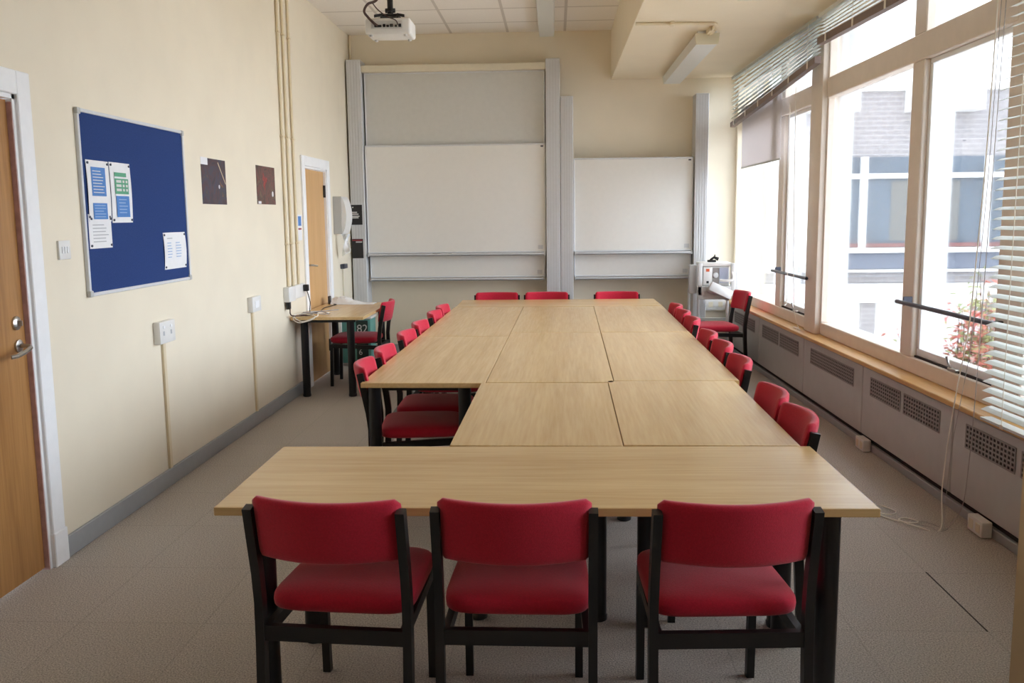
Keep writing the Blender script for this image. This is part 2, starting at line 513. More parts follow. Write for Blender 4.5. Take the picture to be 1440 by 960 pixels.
def bay(name, y_near, y_far, mull, casement=True):
    """two-light window: bottom lights, transom, top lights; white outside"""
    t = thing(name, None, None, (XG, (y_near+y_far)/2, .587), rot='rw', kind='structure')
    fr = MB()
    zb, zt = .587, 2.985
    z_g, z_t0, z_t1 = .685, 2.455, 2.61
    w = .06
    m0, m1 = mull-.085, mull+.085
    fr.box((XG, y_near, zb), (XG+.09, y_far, z_g), .005, 1)              # bottom rail
    fr.box((XG, y_near, zt-.05), (XG+.09, y_far, zt), .005, 1)           # head
    fr.box((XG-.005, y_near, z_t0), (XG+.09, y_far, z_t1), .006, 1)      # transom
    fr.box((XG, y_near, z_g), (XG+.09, y_near+w, zt-.05), .005, 1)
    fr.box((XG, y_far-w*.3, z_g), (XG+.09, y_far, zt-.05), .005, 1)
    fr.box((XG, m0, z_g), (XG+.09, m1, z_t0), .006, 1)
    fr.box((XG, m0, z_t1), (XG+.09, m1, zt-.05), .006, 1)
    build(fr, 'window_frame', M['frame_paint'], t)
    ex = MB()
    for a, b in ((y_near, y_near+w), (y_far-w*.3, y_far), (m0+.02, m1-.02)):
        ex.box((XG+.09, a, zb), (XO+.05, b, zt))
    ex.box((XG+.09, y_near, zb-.04), (XO+.09, y_far, z_g-.03)); ex.box((XG+.09, y_near, z_t0+.03), (XO, y_far, z_t1-.03))
    build(ex, 'outer_frame', M['outer_frame'], t)
    g = MB()
    for a, b in ((y_near+w, m0), (m1, y_far-w*.3)):
        g.box((XG+.05, a, z_t1), (XG+.055, b, zt-.05))
    g.box((XG+.05, m1, z_g), (XG+.055, y_far-w*.3, z_t0))
    build(g, 'pane', M['glass'], t, smooth=False)
    # opening light: its own sash inside the frame, set back
    cs = MB(); a, b = y_near+w, m0
    cs.box((XG+.035, a, z_g), (XG+.085, b, z_g+.055), .004, 1); cs.box((XG+.035, a, z_t0-.03), (XG+.085, b, z_t0), .004, 1)
    cs.box((XG+.035, a, z_g+.055), (XG+.085, a+.03, z_t0-.03), .004, 1); cs.box((XG+.035, b-.035, z_g+.055), (XG+.085, b, z_t0-.03), .004, 1)
    sash = build(cs, 'casement', M['outer_frame'], t)
    build(MB().box((XG+.058, a+.03, z_g+.055), (XG+.062, b-.035, z_t0-.03)), 'casement_pane', M['glass'], sash, smooth=False)
    # dark gap under the sash, catch
    build(MB().box((XG+.02, a+.01, z_g), (XG+.034, b-.01, z_g+.012)), 'weather_gap', M['dark'], t)
    yc = a + (b-a)*.45
    ct = MB().box((XG+.0, yc-.05, z_g+.002), (XG+.03, yc+.05, z_g+.02), .004, 1).tube([(XG+.012, yc+.02, z_g+.015), (XG-.005, yc+.025, z_g+.05), (XG-.01, yc+.03, z_g+.085)], [.008, .006, .011], 8)
    build(ct, 'catch', M['steel'], sash)
    return t
DY = -.038
wA = bay('window_1', 7.75+DY, 10.42+DY, 8.80+DY)
wB = bay('window_2', 4.57+DY, 7.45+DY, 5.72+DY)
wC = bay('window_3', 2.74+DY, 4.37+DY, 3.55+DY)
wD = bay('window_4', 1.55, 2.44, 2.05)
rwobj(MB().box((2.24, Y0-.3, .5), (2.42, 1.55, 3.1)), 'wall_right.003', M['wall'], kind='structure')
# column between the two far bays, frame post, pier close to the camera
rwobj(MB().box((2.225, 7.45+DY, .587), (2.42, 7.75+DY, 2.985), .012, 2), 'trim_3', M['frame_paint'], kind='structure')
rwobj(MB().box((2.262, 4.37+DY, .587), (2.42, 4.57+DY, 2.985), .006, 1), 'trim_3.001', M['frame_paint'], kind='structure')
pier = MB().box((1.381, 2.48, 0), (2.45, 2.70, ZS), .006, 1)
tag(build(pier, 'trim_4', M['pier']), kind='structure')

# casement bars across the opening lights
def stay_bar(ya, yb, z, label):
    t = thing('window_bar', label, 'window bar', (2.205, (ya+yb)/2, z), 'bars across the opening windows', 'rw')
    build(MB().tube([(2.205, ya, z), (2.205, yb, z)], .0135, 12), 'bar', M['bar'], t)
    m = MB()
    for y in (yb-.07,):
        m.box((2.215, y-.007, z-.02), (2.27, y+.007, z+.035), .003, 1)
    build(m, 'bracket', M['bar'], t)
    m = MB().box((2.205, ya+.05, z-.012), (2.275, ya+.075, z+.012), .003, 1)
    build(m, 'bracket', M['black_plastic'], t)
stay_bar(4.44, 5.68, 1.02, 'dark metal bar across the near opening window, in front of the bush')
stay_bar(7.60, 8.73, 1.028, 'dark metal bar across the far opening window, nearer the back wall')

# ------------------------------------------------------------------ radiator casings under the sill
XP = 2.17
def casing(ya, yb, label, split):
    t = thing('radiator_cover', label, 'radiator', (XP, (ya+yb)/2, .085), 'grey casings under the window sill', 'rw')
    a, b = ya+.006, yb-.006
    build(MB().box((XP, a, .085), (XP+.065, b, .545), .006, 1), 'front_panel', M['radiator'], t)
    # pierced grilles: dark back, then bars
    segs = [(a+.15, (a+b)/2-.03), ((a+b)/2+.03, b-.15)] if split else [(a+.17, b-.20)]
    for s0, s1 in segs:
        g = build(MB().box((XP-.002, s0, .375), (XP+.004, s1, .492)), 'grille', M['grille'], t)
        br = MB()
        n = max(6, int((s1-s0)/.034))
        for k in range(n+1):
            y = s0 + (s1-s0)*k/n
            br.box((XP-.005, y-.0055, .372), (XP-.002, y+.0055, .495))
        for k in range(6):
            z = .375 + .117*k/5
            br.box((XP-.0045, s0, z-.0045), (XP-.002, s1, z+.0045))
        build(br, 'grille_bars', M['grille_bar'], g, smooth=False)
    return t
seams = [3.42, 4.76, 6.11, 7.49, 9.03, 10.35]
names = ['grey radiator casing at the right end, behind the hanging blind cords',
         'grey radiator casing with two grilles, just beyond the hanging blind cords',
         'grey radiator casing in the middle of the row, with one wide grille',
         'grey radiator casing below the far opening window, with two grilles',
         'grey radiator casing in the far corner behind the loose red chair']
for k in range(5):
    casing(seams[k], seams[k+1], names[k], k in (0, 1, 3))
rwobj(MB().box((2.2, 2.66, 0), (2.245, 10.38, .558)), 'trim_5', M['dark'], kind='structure')  # plinth and backing behind the casings, shade of the recess coloured in dark
rwobj(MB().box((2.175, 2.66, 0), (2.2, 10.38, .05), .004, 1), 'baseboard_right', M['grey_skirting'], kind='structure')
# white socket boxes poking out under the casings
for y, lab in ((6.02, 'white floor-level socket box under the radiator casings, further from the camera'), (4.40, 'white floor-level socket box under the radiator casings, nearer the hanging cords')):
    t = thing('floor_socket', lab, 'socket', (2.13, y+DY, 0), 'socket boxes under the radiators', 'rw')
    build(MB().box((2.118, y+DY-.075, .004), (2.17, y+DY+.075, .082), .006, 2), 'box', M['white_plastic'], t)
    for q in (-.035, .035):
        build(MB().box((2.116, y+DY+q-.022, .02), (2.119, y+DY+q+.022, .066), .002, 1), 'socket_face', M['cream_plastic'], t)

# ------------------------------------------------------------------ blinds
XV = 2.115
def blind(name, label, ya, yb, ztop, zb_near, zb_far, n, m, rail_m, stack, tilt=.25, w=.05):
    t = thing(name, label, 'blind', (XV, (ya+yb)/2, ztop), 'venetian blinds', 'rw')
    build(MB().box((XV-.022, ya, ztop-.03), (XV+.022, yb, ztop), .003, 1), 'head_rail', m, t)
    s = MB()
    for k in range(n):
        f = (k+1)/(n+1)
        zn, zf = ztop-.03 + (zb_near-ztop+.03)*f, ztop-.03 + (zb_far-ztop+.03)*f
        jit = random.uniform(-.04, .04)
        ca, sa = math.cos(tilt+jit)*w/2, math.sin(tilt+jit)*w/2
        top = []
        for y, z in ((ya, zn), (yb, zf)):
            top += [(XV-ca, y, z-sa), (XV, y, z+.004), (XV+ca, y, z+sa)]
        low = [(x, y, z-.0012) for x, y, z in top]
        s.add(top+low, [(0, 1, 4, 3), (1, 2, 5, 4), (6, 9, 10, 7), (7, 10, 11, 8), (0, 3, 9, 6), (2, 8, 11, 5), (0, 6, 7, 1), (1, 7, 8, 2), (3, 4, 10, 9), (4, 5, 11, 10)])
    build(s, 'slats', m, t, smooth=False)
    r = MB()
    vs = []
    for y, z in ((ya, zb_near), (yb, zb_far)):
        vs += [(XV-w/2, y, z), (XV+w/2, y, z), (XV+w/2, y, z-stack), (XV-w/2, y, z-stack)]
    r.add(vs, [(0, 1, 2, 3), (4, 7, 6, 5), (0, 4, 5, 1), (1, 5, 6, 2), (2, 6, 7, 3), (3, 7, 4, 0)])
    build(r, 'bottom_rail', rail_m, t)
    ny = max(2, int((yb-ya)/.6)+1)
    for k in range(ny):
        f = (k+.35)/(ny-.3)
        y = ya + (yb-ya)*f
        z = zb_near + (zb_far-zb_near)*f
        ld = MB().tube([(XV-w/2-.002, y, ztop-.02), (XV-w/2-.002, y, z-stack)], .0018, 5)
        o = build(ld, 'ladder_cord', M['cord'], t)
        build(MB().box((XV-w/2-.004, y-.014, z-stack-.002), (XV-w/2-.001, y+.014, z+.004)), 'cord_clip', M['cord'], o)
    return t
bA = blind('venetian_blind', 'grey venetian blind pulled part way up over the far bay, its bottom edge sloping', 7.22+DY, 10.27+DY, 3.03, 2.735, 2.545, 9, M['slat_dark'], M['brown_rail'], .05, .3)
bB = blind('venetian_blind', 'pale venetian blind pulled high over the near bay, cut by the picture top', 4.45+DY, 7.17+DY, 3.03, 2.80, 2.86, 5, M['slat'], M['brown_rail'], .05, .3)
bC = blind('venetian_blind', 'white venetian blind let right down at the right edge of the picture', 2.76+DY, 4.345+DY, 3.03, .615, .60, 53, M['slat'], M['slat'], .012, .27, .054)
# grey roller cloth over the far light
t = thing('roller_blind', 'grey roller blind half down over the farthest window pane', 'blind', (2.2, 9.35, 2.62), rot='rw')
build(MB().box((2.198, 8.56+DY, 2.06), (2.2, 10.17+DY, 2.66)), 'cloth', M['roller'], t, smooth=False)
build(MB().tube([(2.205, 8.55+DY, 2.67), (2.205, 10.18+DY, 2.67)], .022, 14), 'roller', M['trolley_grey'], t)
build(MB().box((2.194, 8.56+DY, 2.045), (2.204, 10.17+DY, 2.062), .002, 1), 'bottom_bar', M['trolley_grey'], t)

# hanging cords -------------------------------------------------------
def spline(pts, n=8):
    P = [Vector(p) for p in pts]; P = [P[0]]+P+[P[-1]]
    out = []
    for i in range(1, len(P)-2):
        for k in range(n):
            s = k/n
            out.append(.5*((2*P[i]) + (-P[i-1]+P[i+1])*s + (2*P[i-1]-5*P[i]+4*P[i+1]-P[i+2])*s*s + (-P[i-1]+3*P[i]-3*P[i+1]+P[i+2])*s**3))
    out.append(P[-2])
    return out
xc = 2.02
cord_pts = [(xc+.033, 4.50, 2.744), (xc+.03, 4.50, 2.5), (xc+.028, 4.52, 1.83), (xc+.026, 4.555, 1.35), (xc+.024, 4.59, 1.0), (xc+.0, 4.62, .71), (xc-.03, 4.62, .45), (1.94, 4.55, .18), (1.895, 4.44, .006)]
tail = []
cx0, cy0 = 1.885, 4.43
coil = [(1.885, 4.425), (1.80, 4.47), (1.74, 4.56), (1.79, 4.62), (1.83, 4.55), (1.77, 4.52), (1.70, 4.62), (1.66, 4.74), (1.72, 4.80), (1.78, 4.72), (1.72, 4.66), (1.64, 4.72), (1.60, 4.75)]
tail = [(x, y, .006+.004*(i % 3)) for i, (x, y) in enumerate(coil)]
m = MB().tube(spline(cord_pts+tail[1:]), .0034, 6)
tag(build(m, 'blind_cord', M['cord'], None, (1.885, 4.43, 0)), 'long white blind cord hanging to the floor and lying in loops by the front table', 'cord', 'blind cords hanging from the near bay')
m = MB().tube(spline([(xc+.03, 4.46, 2.744), (xc+.026, 4.48, 1.8), (xc+.022, 4.52, 1.2), (xc+.02, 4.55, .9), (xc+.005, 4.58, .66), (xc-.02, 4.60, .4), (1.95, 4.52, .16), (1.90, 4.43, .007), (1.86, 4.47, .010), (1.80, 4.53, .007), (1.86, 4.56, .007), (1.91, 4.45, .012)]), .0018, 6)
tag(build(m, 'blind_cord', M['grey_cord'], None, (1.90, 4.43, 0)), 'greyish blind cord beside the long white one, ending in a knot on the floor', 'cord', 'blind cords hanging from the near bay')
m = MB().tube(spline([(xc+.03, 4.40, 3.0), (xc+.028, 4.45, 1.6), (xc+.026, 4.47, .93), (xc+.02, 4.47, .65), (xc+.015, 4.48, .37), (xc+.0, 4.49, .12), (1.97, 4.49, .02), (1.93, 4.45, .006), (1.90, 4.42, .009)]), .0022, 6)
tag(build(m, 'blind_cord', M['grey_cord'], None, (1.93, 4.45, 0)), 'thin blind cord nearest the lowered blind, curving to the floor knot', 'cord', 'blind cords hanging from the near bay')
m = MB().tube(spline([(2.0, 7.90, 2.6), (2.01, 7.88, 1.6), (2.02, 7.86, 1.0), (2.03, 7.84, .72), (2.06, 7.80, .595), (2.045, 7.70, .592), (2.03, 7.76, .592), (2.06, 7.83, .596), (2.04, 7.9, .592), (2.05, 7.72, .597)]), .003, 6)
tag(build(m, 'blind_cord', M['cord'], None, (2.04, 7.8, .59)), 'white blind cord hanging in the far bay and bunched on the wooden sill', 'cord')
m = MB().tube(spline([(2.02, 8.16, 2.5), (2.03, 8.15, 1.5), (2.035, 8.13, 1.0), (2.03, 8.10, .80), (2.0, 8.06, .765), (1.99, 8.02, .79), (2.01, 8.0, .83)]), .0035, 6)
tag(build(m, 'blind_cord', M['cord'], None, (2.02, 8.05, .76)), 'short white blind cord with a hooked end hanging in the far opening window', 'cord')

# ------------------------------------------------------------------ tables
def table(label, cx, cy, L, W, rot, legs, group, H=.72):
    """local x along the length; legs = four (x, y) offsets"""
    t = thing('table', label, 'table', (0, 0, 0), group)
    build(MB().box((-L/2, -W/2, H-.026), (L/2, W/2, H), .002, 1), 'tabletop', M['table'], t)
    f = MB()
    ix, iy = L/2-.11, W/2-.11
    for s in (-1, 1):
        f.box((-ix, s*iy-.012, H-.058), (ix, s*iy+.012, H-.027)); f.box((s*ix-.012, -iy, H-.058), (s*ix+.012, iy, H-.027))
    build(f, 'under_frame', M['black_metal'], t)
    for x, y in legs:
        lg = MB().lathe([(.030, .012), (.0335, .012), (.0335, H-.027)], (x, y, 0), 20)
        o = build(lg, 'leg', M['black_leg'], t)
        build(MB().lathe([(.030, 0), (.036, .004), (.036, .02), (.0335, .026)], (x, y, 0), 20), 'foot', M['black_plastic'], o)
    t.location = (cx, cy, 0); t.rotation_euler.z = rot
    return t
G = 'oak-topped meeting tables'
table('long oak table nearest the camera with the grain running sideways', -.046, 2.943, 1.955, .722, .006, [(-.862, -.265), (.862, -.265), (-.862, .262), (.862, .262)], G)
R = PI/2-.0145
# local x -> room depth (+y); local y -> -x
table('short oak table on the left just behind the front table, beside the notch', -.070, 3.958, 1.285, .648, R+.003, [(-.55, .235), (-.55, -.235), (.49, .24), (.49, -.255)], G)
table('short oak table on the window side just behind the front table', .581, 3.985, 1.33, .646, R+.003, [(-.625, .235), (-.625, -.26), (.60, .24), (.60, -.26)], G)
table('oak table on the left whose bare end and dark underside show beside the notch', -.676, 5.520, 1.838, .648, R, [(-.875, .262), (-.875, -.212), (.885, .262), (.885, -.26)], G)
table('oak table on the left side near the back of the meeting block', -.648, 7.495, 2.09, .648, R, [(-1.015, .262), (-1.015, -.26), (1.0, .262), (1.0, -.26)], G)
table('oak table in the centre of the meeting block', -.020, 5.616, 2.0, .655, R, [(-.93, .262), (-.93, -.26), (.93, .262), (.93, -.26)], G)
table('oak table at the centre, next to the crosswise table by the boards', .009, 7.580, 1.91, .655, R, [(-.88, .262), (-.88, -.26), (.88, .262), (.88, -.26)], G)
table('oak table on the window side past the two near chairs', .632, 5.640, 1.96, .640, R, [(-.938, .262), (-.938, -.262), (.93, .262), (.93, -.262)], G)
table('oak table on the window side near the back of the meeting block', .660, 7.590, 1.91, .640, R, [(-.928, .262), (-.928, -.262), (.9, .262), (.9, -.262)], G)
table('oak table lying crosswise at the far end in front of the whiteboards', .020, 8.920, 1.945, .70, .008, [(-.89, -.27), (.89, -.27), (-.89, .27), (.89, .27)], G)
side_table = table('small oak table against the left wall under the cables', -1.977, 8.41, 1.34, .635, PI/2, [(-.54, .235), (-.54, -.175), (.57, .235), (.57, -.235)], 'oak-topped meeting tables')

# ------------------------------------------------------------------ chairs
def cushion_back(w, z0, z1, y0, bulge, th, lean):
    """curved padded backrest: rounded section swept along an arc"""
    m = MB()
    NU, NP = 26, 20
    zc, hh = (z0+z1)/2, (z1-z0)/2
    rows = []
    for i in range(NU+1):
        u = -1 + 2*i/NU
        e = 1.0
        d = 1-abs(u)
        if d < .07:
            q = 1-d/.07
            e = math.sqrt(max(0, 1-q*q*.93))
        row = []
        for k in range(NP):
            a = 2*PI*k/NP
            ca, sa = math.cos(a), math.sin(a)
            ex = lambda v, p: math.copysign(abs(v)**p, v)
            ty = ex(ca, .55)*th/2*e
            tz = ex(sa, .35)*(hh - (1-e)*.02)
            z = zc+tz
            row.append((u*w/2, y0 - bulge*(1-u*u) + ty - (z-z0)*lean, z))
        rows.append(row)
    vs = [p for r in rows for p in r]
    fs = []
    for i in range(NU):
        for k in range(NP):
            k2 = (k+1) % NP
            fs.append((i*NP+k, i*NP+k2, (i+1)*NP+k2, (i+1)*NP+k))
    fs.append(tuple(range(NP))); fs.append(tuple(NU*NP+k for k in range(NP-1, -1, -1)))
    return m.add(vs, fs)

def seat_pad(w, y0, y1, z0, z1):
    """rounded seat cushion, a little domed and narrower at the front"""
    m = MB()
    N, K = 18, 16
    cy, hy, hx, hz = (y0+y1)/2, (y1-y0)/2, w/2, (z1-z0)/2
    zc = (z0+z1)/2
    ex = lambda v, p: math.copysign(abs(v)**p, v)
    vs, fs = [], []
    NA, NB_ = 40, 14
    for j in range(NB_+1):
        b = -PI/2 + PI*j/NB_
        cb, sb = ex(math.cos(b), .32), ex(math.sin(b), .6)
        for i in range(NA):
            a = 2*PI*i/NA
            x, y = ex(math.cos(a), .3)*cb, ex(math.sin(a), .3)*cb
            z = zc + sb*hz
            if sb > 0:
                z += .012*(1-x*x)*(1-y*y)*sb
            vs.append((x*hx*(1-.03*y), cy+y*hy, z))
    for j in range(NB_):
        for i in range(NA):
            i2 = (i+1) % NA
            fs.append((j*NA+i, j*NA+i2, (j+1)*NA+i2, (j+1)*NA+i))
    return m.add(vs, fs)

def make_chair():
    t = thing('red_chair', 'x', 'chair', (0, 0, 0))
    build(seat_pad(.432, -.205, .24, .398, .470), 'seat', M['red'], t, angle=1.2)
    build(cushion_back(.434, .602, .790, -.236, .062, .042, .20), 'backrest', M['red'], t, angle=1.0)
    for s in (-1, 1):
        x = s*.221
        build(MB().bar([(x, -.262, 0), (x, -.242, .33), (x, -.240, .46), (x, -.250, .55), (x, -.260, .60), (x, -.292, .760)], .026, .034, (1, 0, 0)), 'rear_leg', M['black_metal'], t)
        build(MB().bar([(s*.188, .225, 0), (s*.188, .215, .400)], .026, .028, (1, 0, 0)), 'front_leg', M['black_metal'], t)
        build(MB().bar([(s*.205, -.236, .366), (s*.192, .215, .383)], .022, .036, (1, 0, 0)), 'side_rail', M['black_metal'], t)
    build(MB().bar([(-.208, -.242, .364), (.208, -.242, .364)], .024, .046, (0, 1, 0)), 'rear_rail', M['black_metal'], t)
    build(MB().bar([(-.175, .215, .379), (.175, .215, .379)], .022, .034, (0, 1, 0)), 'front_rail', M['black_metal'], t)
    return t
chair0 = make_chair()
used = [False]
def chair(x, y, rot, label, group):
    if not used[0]:
        used[0] = True
        chair0.location = (x, y, 0); chair0.rotation_euler.z = rot
        chair0['label'] = label; chair0['group'] = group
        return chair0
    return dup(chair0, (x, y, 0), rot, label, group)
gF, gL, gR, gB = 'red chairs at the near end', 'red chairs along the left side', 'red chairs along the window side', 'red chairs at the far end'
chair(-.633, 2.735, -.075, 'red fabric chair at the left of the three with their backs to the camera', gF)
chair(-.117, 2.735, -.01, 'red fabric chair in the middle of the three with their backs to the camera', gF)
chair(.480, 2.735, .055, 'red fabric chair at the right of the three with their backs to the camera', gF)
ords = ['first', 'second', 'third', 'fourth', 'fifth', 'sixth', 'seventh', 'eighth']
for k, (y, r) in enumerate(((4.90, .10), (5.42, .03), (6.155, 0), (6.735, 0), (7.48, 0), (7.98, 0))):
    extra = ['red chair on the left side nearest the camera, its seat showing through the notch',
             'second red chair from the camera along the left side of the tables',
             'third red chair from the camera along the left side of the tables',
             'fourth red chair from the camera along the left side of the tables',
             'second to last red chair at the far end of the left side',
             'last red chair at the far end of the left side, farthest from the camera'][k]
    chair(-.758+.0145*(y-4.6), y, -PI/2+r-.0145, extra, gL)
for k, (y, dx) in enumerate(((3.575, 0), (4.055, 0), (4.955, .005), (5.56, .01), (6.08, 0), (6.915, .005), (7.43, 0), (7.95, 0))):
    extra = ['red chair on the window side nearest the camera, beside the corner of the front table',
             'second red chair from the camera on the window side, close to the nearest one',
             'third red chair from the camera on the window side, first one after the gap',
             'fourth red chair from the camera along the window side',
             'fifth red chair from the camera along the window side',
             'sixth red chair from the camera along the window side',
             'second to last red chair at the far end of the window side',
             'last red chair at the far end of the window side, farthest from the camera'][k]
    xe = .905 + .0145*(y-3.3) if y < 4.65 else .939+.0145*(y-4.65)
    chair(xe-.240+dx, y, PI/2-.0145, extra, gR)
chair(-.605, 9.05, PI, 'left of the three red chairs facing the camera beyond the crosswise table', gB)
chair(-.095, 9.05, PI, 'red chair facing the camera in front of the tall grey posts, middle of three', gB)
chair(.620, 9.05, PI, 'right of the three red chairs facing the camera, in front of the smaller whiteboard', gB)
chair(-1.88, 8.54, PI/2, 'red chair pushed up to the small side table by the left wall', 'loose red chairs')
chair(1.60, 9.25, PI/2+.13, 'red chair standing free in the far corner by the white trolley, seat in full view', 'loose red chairs')

# ------------------------------------------------------------------ things on the left wall
X = XL
# notice board
nb = thing('notice_board', 'blue felt notice board in an aluminium frame on the left wall', 'notice board', (X, 5.0, 1.196))
y0, y1, z0, z1 = 4.369, 5.629, 1.196, 2.107
build(MB().box((X, y0+.012, z0+.012), (X+.012, y1-.012, z1-.012)), 'felt_panel', M['blue_felt'], nb)
f = MB()
f.box((X, y0, z0+.015), (X+.02, y0+.018, z1-.015), .003, 1); f.box((X, y1-.018, z0+.015), (X+.02, y1, z1-.015), .003, 1)
f.box((X, y0+.015, z0), (X+.02, y1-.015, z0+.018), .003, 1); f.box((X, y0+.015, z1-.018), (X+.02, y1-.015, z1), .003, 1)
build(f, 'frame', M['alu'], nb)
for a in (y0, y1):
    for b in (z0, z1):
        ya, za = (a-.002, a+.03) if a == y0 else (a-.03, a+.002), (b-.002, b+.03) if b == z0 else (b-.03, b+.002)
        build(MB().box((X, ya[0], za[0]), (X+.024, ya[1], za[1]), .006, 2), 'corner_cap', M['trolley_grey'], nb)

def sheet(name, label, cat, group, y0, y1, z0, z1, off, curl=.0, pins=((0, 0), (1, 0), (0, 1), (1, 1))):
    """thin sheet pinned to a wall plane at x = X+off; slightly curled at the bottom"""
    t = thing(name, label, cat, (X+off, (y0+y1)/2, z0), group)
    m = MB()
    N = 8
    vs = []
    for lay in (.0012, 0):
        for j in range(N+1):
            f = j/N
            z = z1 + (z0-z1)*f
            for i in range(N+1):
                u = i/N
                x = X+off+lay + curl*(abs(u-.5)*2)**2*(math.sin(f*PI)) 
                vs.append((x, y0+(y1-y0)*u, z))
    n = N+1
    fs = []
    for l in (0, n*n):
        for j in range(N):
            for i in range(N):
                q = (l+j*n+i, l+j*n+i+1, l+(j+1)*n+i+1, l+(j+1)*n+i)
                fs.append(q if l == 0 else q[::-1])
    for i in range(N):
        fs += [(i, n*n+i, n*n+i+1, i+1), (N*n+i, N*n+i+1, n*n+N*n+i+1, n*n+N*n+i), (i*n, (i+1)*n, n*n+(i+1)*n, n*n+i*n), (i*n+N, n*n+i*n+N, n*n+(i+1)*n+N, (i+1)*n+N)]
    m.add(vs, fs)
    build(m, 'sheet', M['paper'], t)
    for u, w in pins:
        yy, zz = (y0+.014 if u == 0 else y1-.014), (z0+.014 if w == 0 else z1-.014)
        build(MB().lathe([(.0001, X+off), (.0055, X+off), (.0065, X+off+.007), (.0001, X+off+.009)], (0, yy, zz), 12, 'X'), 'pin', M['bar'], t)
    return t
def block(t, name, m, y0, y1, z0, z1, off, th=.0006):
    return build(MB().box((X+off, y0, z0), (X+off+th, y1, z1)), name, m, t)
def lines(t, name, m, y0, y1, z0, z1, n, off, ragged=.3):
    mb = MB()
    for k in range(n):
        z = z1 + (z0-z1)*(k+.5)/n
        h = (z1-z0)/n*.14
        mb.box((X+off, y0, z-h), (X+off+.0005, y1-(y1-y0)*random.uniform(0, ragged), z+h))
    return build(mb, name, m, t)
o2 = .0125
p = sheet('notice', 'white notice with text lines, below the tall blue-block notice on the board', 'notice', 'papers on the notice board', 4.412, 4.642, 1.430, 1.60, o2, 0)
lines(p, 'text_lines', M['grey_ink'], 4.45, 4.61, 1.455, 1.555, 6, o2+.0016)
p = sheet('notice', 'notice with a tall blue printed block, at the left of the blue board', 'notice', 'papers on the notice board', 4.420, 4.645, 1.563, 1.865, o2+.0025, .004)
block(p, 'blue_block', M['blue_ink'], 4.462, 4.605, 1.69, 1.832, o2+.006); block(p, 'blue_block', M['blue_ink'], 4.462, 4.605, 1.575, 1.655, o2+.006)
lines(p, 'text_lines', M['white_ink'], 4.475, 4.59, 1.70, 1.82, 8, o2+.0068)
lines(p, 'text_lines', M['pale_ink'], 4.475, 4.59, 1.58, 1.65, 5, o2+.0068)
p = sheet('notice', 'notice with a green chart above a blue block, on the blue board', 'notice', 'papers on the notice board', 4.660, 4.889, 1.556, 1.867, o2, .004)
block(p, 'green_heading', M['green_ink'], 4.705, 4.835, 1.795, 1.816, o2+.005)
block(p, 'green_chart', M['green_ink'], 4.705, 4.855, 1.705, 1.785, o2+.005)
mb = MB()
for k in range(3):
    mb.box((X+o2+.0056, 4.72, 1.72+.022*k), (X+o2+.006, 4.775, 1.733+.022*k)); mb.box((X+o2+.0056, 4.79, 1.72+.022*k), (X+o2+.006, 4.81, 1.733+.022*k)); mb.box((X+o2+.0056, 4.825, 1.72+.022*k), (X+o2+.006, 4.845, 1.733+.022*k))
build(mb, 'chart_boxes', M['white_ink'], p)
block(p, 'blue_block', M['blue_ink'], 4.71, 4.855, 1.585, 1.695, o2+.005)
lines(p, 'text_lines', M['pale_ink'], 4.735, 4.835, 1.60, 1.685, 5, o2+.0058)
p = sheet('notice', 'white notice with faint text pinned at the lower right of the blue board', 'notice', 'papers on the notice board', 5.258, 5.573, 1.277, 1.493, o2, .006)
lines(p, 'text_lines', M['grey_ink'], 5.30, 5.40, 1.45, 1.468, 1, o2+.007)
lines(p, 'text_lines', M['pale_ink'], 5.30, 5.37, 1.34, 1.44, 6, o2+.007); lines(p, 'text_lines', M['pale_ink'], 5.42, 5.50, 1.34, 1.44, 6, o2+.007)

# pictures
def picture(label, y0, y1, z0, z1, m, tabs):
    t = thing('poster', label, 'poster', (X, (y0+y1)/2, z0), 'dark pictures on the left wall')
    build(MB().box((X, y0, z0), (X+.002, y1, z1)), 'print', m, t)
    for k, (a, b, c, d) in enumerate(tabs):
        build(MB().box((X+.002, a, c), (X+.0026, b, d)), 'label_tab', M['paper'], t)
    return t
p = picture('dark blue picture with a white label on its corner, nearer the notice board', 5.930, 6.372, 1.668, 1.970, M['art_blue'], [(5.925, 6.045, 1.925, 1.972)])
build(MB().bar([(X+.0028, 6.23, 1.95), (X+.0028, 6.36, 1.81)], .0015, .008, (1, 0, 0)), 'pale_streak', M['conduit'], p)
build(MB().lathe([(.0001, X+.002), (.014, X+.002), (.0001, X+.0032)], (0, 6.24, 1.787), 14, 'X'), 'white_spot', M['paper'], p)
p = picture('dark red picture beside the vertical conduits', 7.034, 7.50, 1.680, 1.978, M['art_red'], [(7.06, 7.13, 1.683, 1.703)])
build(MB().lathe([(.0001, X+.002), (.022, X+.002), (.0001, X+.0032)], (0, 7.43, 1.765), 14, 'X'), 'white_spot', M['paper'], p)
blob = [(7.235+(.05+.022*math.sin(3*a+1)+.012*math.sin(7*a))*math.cos(a)*.9, 1.862+(.05+.022*math.sin(3*a+1)+.012*math.sin(7*a))*math.sin(a)) for a in [2*PI*k/28 for k in range(28)]]
build(MB().prism(blob, X+.002, X+.0024, 'X'), 'red_shape', mat('mottled_red_print', (150, 62, 60), .5, var=.55, scale=45), p)
tag(build(MB().box((1.6135, 3.33, 0), (1.6195, 3.905, .0012)), 'trim_7', M['dark']), kind='structure')

